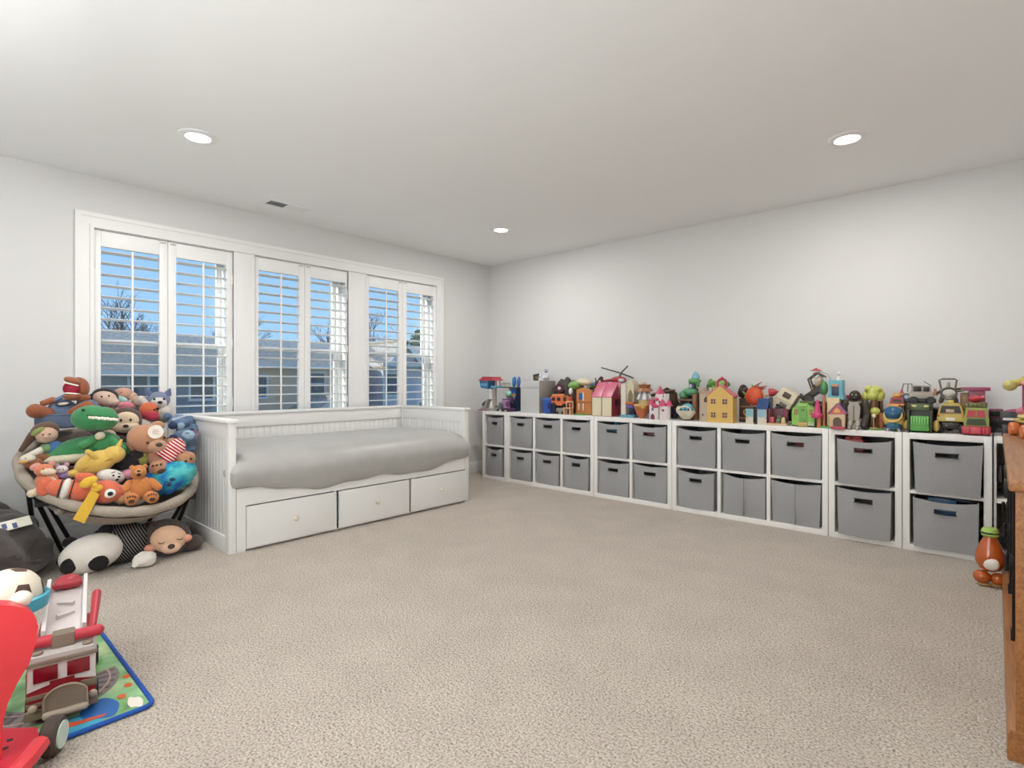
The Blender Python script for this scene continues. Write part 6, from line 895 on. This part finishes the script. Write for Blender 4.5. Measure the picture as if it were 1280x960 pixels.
part(t, 'rear_body', RED, ab(-.08,.08,.15,.44,.03,.16,.008)); part(t, 'side_panel', '#9c5a34', ab(-.087,-.08,.02,.30,.05,.15,.002)); part(t, 'ladder_deck', '#ddd0cc', put(bx((0,0,0),(.105,.30,.03),None,.004), (0,.26,.245), (14,0,0))); part(t, 'ladder_rail', '#eee5e2', put(bx((0,0,0),(.012,.32,.03),None,.003), (-.052,.26,.268), (14,0,0))); part(t, 'ladder_rail', '#eee5e2', put(bx((0,0,0),(.012,.32,.03),None,.003), (.052,.26,.268), (14,0,0))); part(t, 'ladder_frame', '#e3d6d3', put(bx((0,0,0),(.05,.012,.015)), (0,.20,.25), (14,0,30))); part(t, 'ladder_frame', '#e3d6d3', put(bx((0,0,0),(.05,.012,.015)), (.0,.27,.265), (14,0,-30))); part(t, 'nozzle', '#b5162c', sp((0,.40,.30),(.042,.045,.03)), cap((-.03,.36,.305),(.03,.36,.305),.014)); part(t, 'ladder_mast', RED, ab(-.03,.03,.20,.30,.15,.235,.006)); part(t, 'lever', '#c01a30', cap((.075,.08,.235),(.085,.24,.29),.010,.014))
for y in (.06,.34):
    for x in (-.075,.075): part(t, 'wheel', '#231f1e', wheel((x,y,.034),.034,.03,'x'))
t = thing('traffic_sign_toy', 'little yellow toy flag on a post at the mat left of the fire engine', 'toy', (2.25,-4.475,.009)); part(t, 'post', DK, cy((0,0,0),(0,0,.13),.008,n=8)); part(t, 'flag', '#d99a2a', bx((0,.012,.10),(.008,.035,.06),(12,0,0),.002)); part(t, 'base', DK, bx((-.02,0,.02),(.10,.06,.04),None,.008))

PK = mat('#d8383f', .35, name='ride_on_red'); PK2 = mat('#c21f34', .35)
t = thing('ride_on_toy', 'red plastic ride-on toy with a brown wheel at the left edge', 'ride-on toy', (2.58,-4.46,0))
pts = [(-.25,.40),(-.12,.50),(-.012,.482),(.010,.474),(.030,.462),(.046,.446),(.056,.425),(.060,.400),(.056,.365),(.042,.312),(.018,.268),(.0,.224),(-.009,.176),(-.012,.07),(-.25,.07)]
part(t, 'hood', PK, put(pris(pts, -.025, .025), (.02,0,0), (0,0,90)), smooth=50); part(t, 'knob', mat('#e8e0d2', .4), sp((-.015,.032,.468),(.024,.024,.022)))
V = [(-.17,-.25),(-.13,.0),(-.06,.07),(.01,.066),(.12,.0),(.16,-.06),(.16,-.25)]
part(t, 'tray', PK2, ([(x,y,.05) for x, y in V]+[(x,y,.085) for x, y in V], [tuple(range(6,-1,-1)), tuple(range(7,14))]+[(i,(i+1) % 7,7+(i+1) % 7,7+i) for i in range(7)]), smooth=0); part(t, 'tray_lip', PK, tube([(.012,.068,.072),(.08,.03,.072),(.125,.0,.072),(.17,-.07,.072)], .022, 8)); part(t, 'drain_hole', DK, *[disc((-.055+.035*i+.012*j,-.01+.022*j-.012*i,.0855),.007,.001,'z',10) for i in range(2) for j in range(2)])
w_ = part(t, 'wheel', mat('#4a4038', .7), put(wheel((0,0,0),.052,.04), (-.045,.102,.052), (0,0,-28))); part(w_, 'hub_cap', mat('#c9d9cb', .5), put(disc((0,.021,0),.036,.006), (-.045,.102,.052), (0,0,-28))); part(t, 'axle', DK, cy((-.045,.0,.052),(-.045,.10,.052),.008,n=8))
part(t, 'front_ball', mat('#c9dcd4', .5, var=.2, scale=25), sp((.17,-.03,.07),(.036,.036,.04)))
t = thing('toy_hoop_stand', 'turquoise toy basketball hoop on a post behind the red ride-on', 'toy hoop', (2.13,-4.46,.009)); TQ = mat('#3fa3bd', .4)
part(t, 'hoop', TQ, lathe([(.085,-.022),(.095,-.022),(.10,.0),(.10,.018),(.092,.022),(.086,.018)], 28, (.02,.045,.33), cap=False)); part(t, 'post', TQ, tube([(.0,-.08,.0),(.0,-.07,.18),(.01,-.045,.32)], .02, 10)); part(t, 'base', TQ, lathe([(.10,0),(.10,.02),(.03,.04)], 20, (0,-.08,0))); part(t, 'brace', TQ, cap((.10,.03,.10),(.02,-.04,.25),.018))
t = thing('soccer_ball', 'white toy soccer ball with brown pentagons resting in the turquoise hoop', 'ball', (2.15,-4.415,.365))
part(t, 'ball', mat('#e9dfcb', .45), sp((0,0,0),.083,n=28,m=18))
def pent(d):
    d = Vector(d).normalized(); u = d.orthogonal().normalized(); v = d.cross(u); P_ = []
    for k in range(5): a = 2*math.pi*k/5; P_.append(((d + (u*math.cos(a)+v*math.sin(a))*.30).normalized())*.0842)
    P_.append(d*.0848); return [tuple(p) for p in P_], [(k, (k+1) % 5, 5) for k in range(5)]
g_ = (1+5**.5)/2; rot_ = rotm((20,12,30))
for s in (-1, 1):
    for q in (-1, 1):
        for v in ((0,s,q*g_),(s,q*g_,0),(q*g_,0,s)): part(t, 'pentagon', mat('#54392c', .5), pent(rot_ @ Vector(v)), smooth=0)
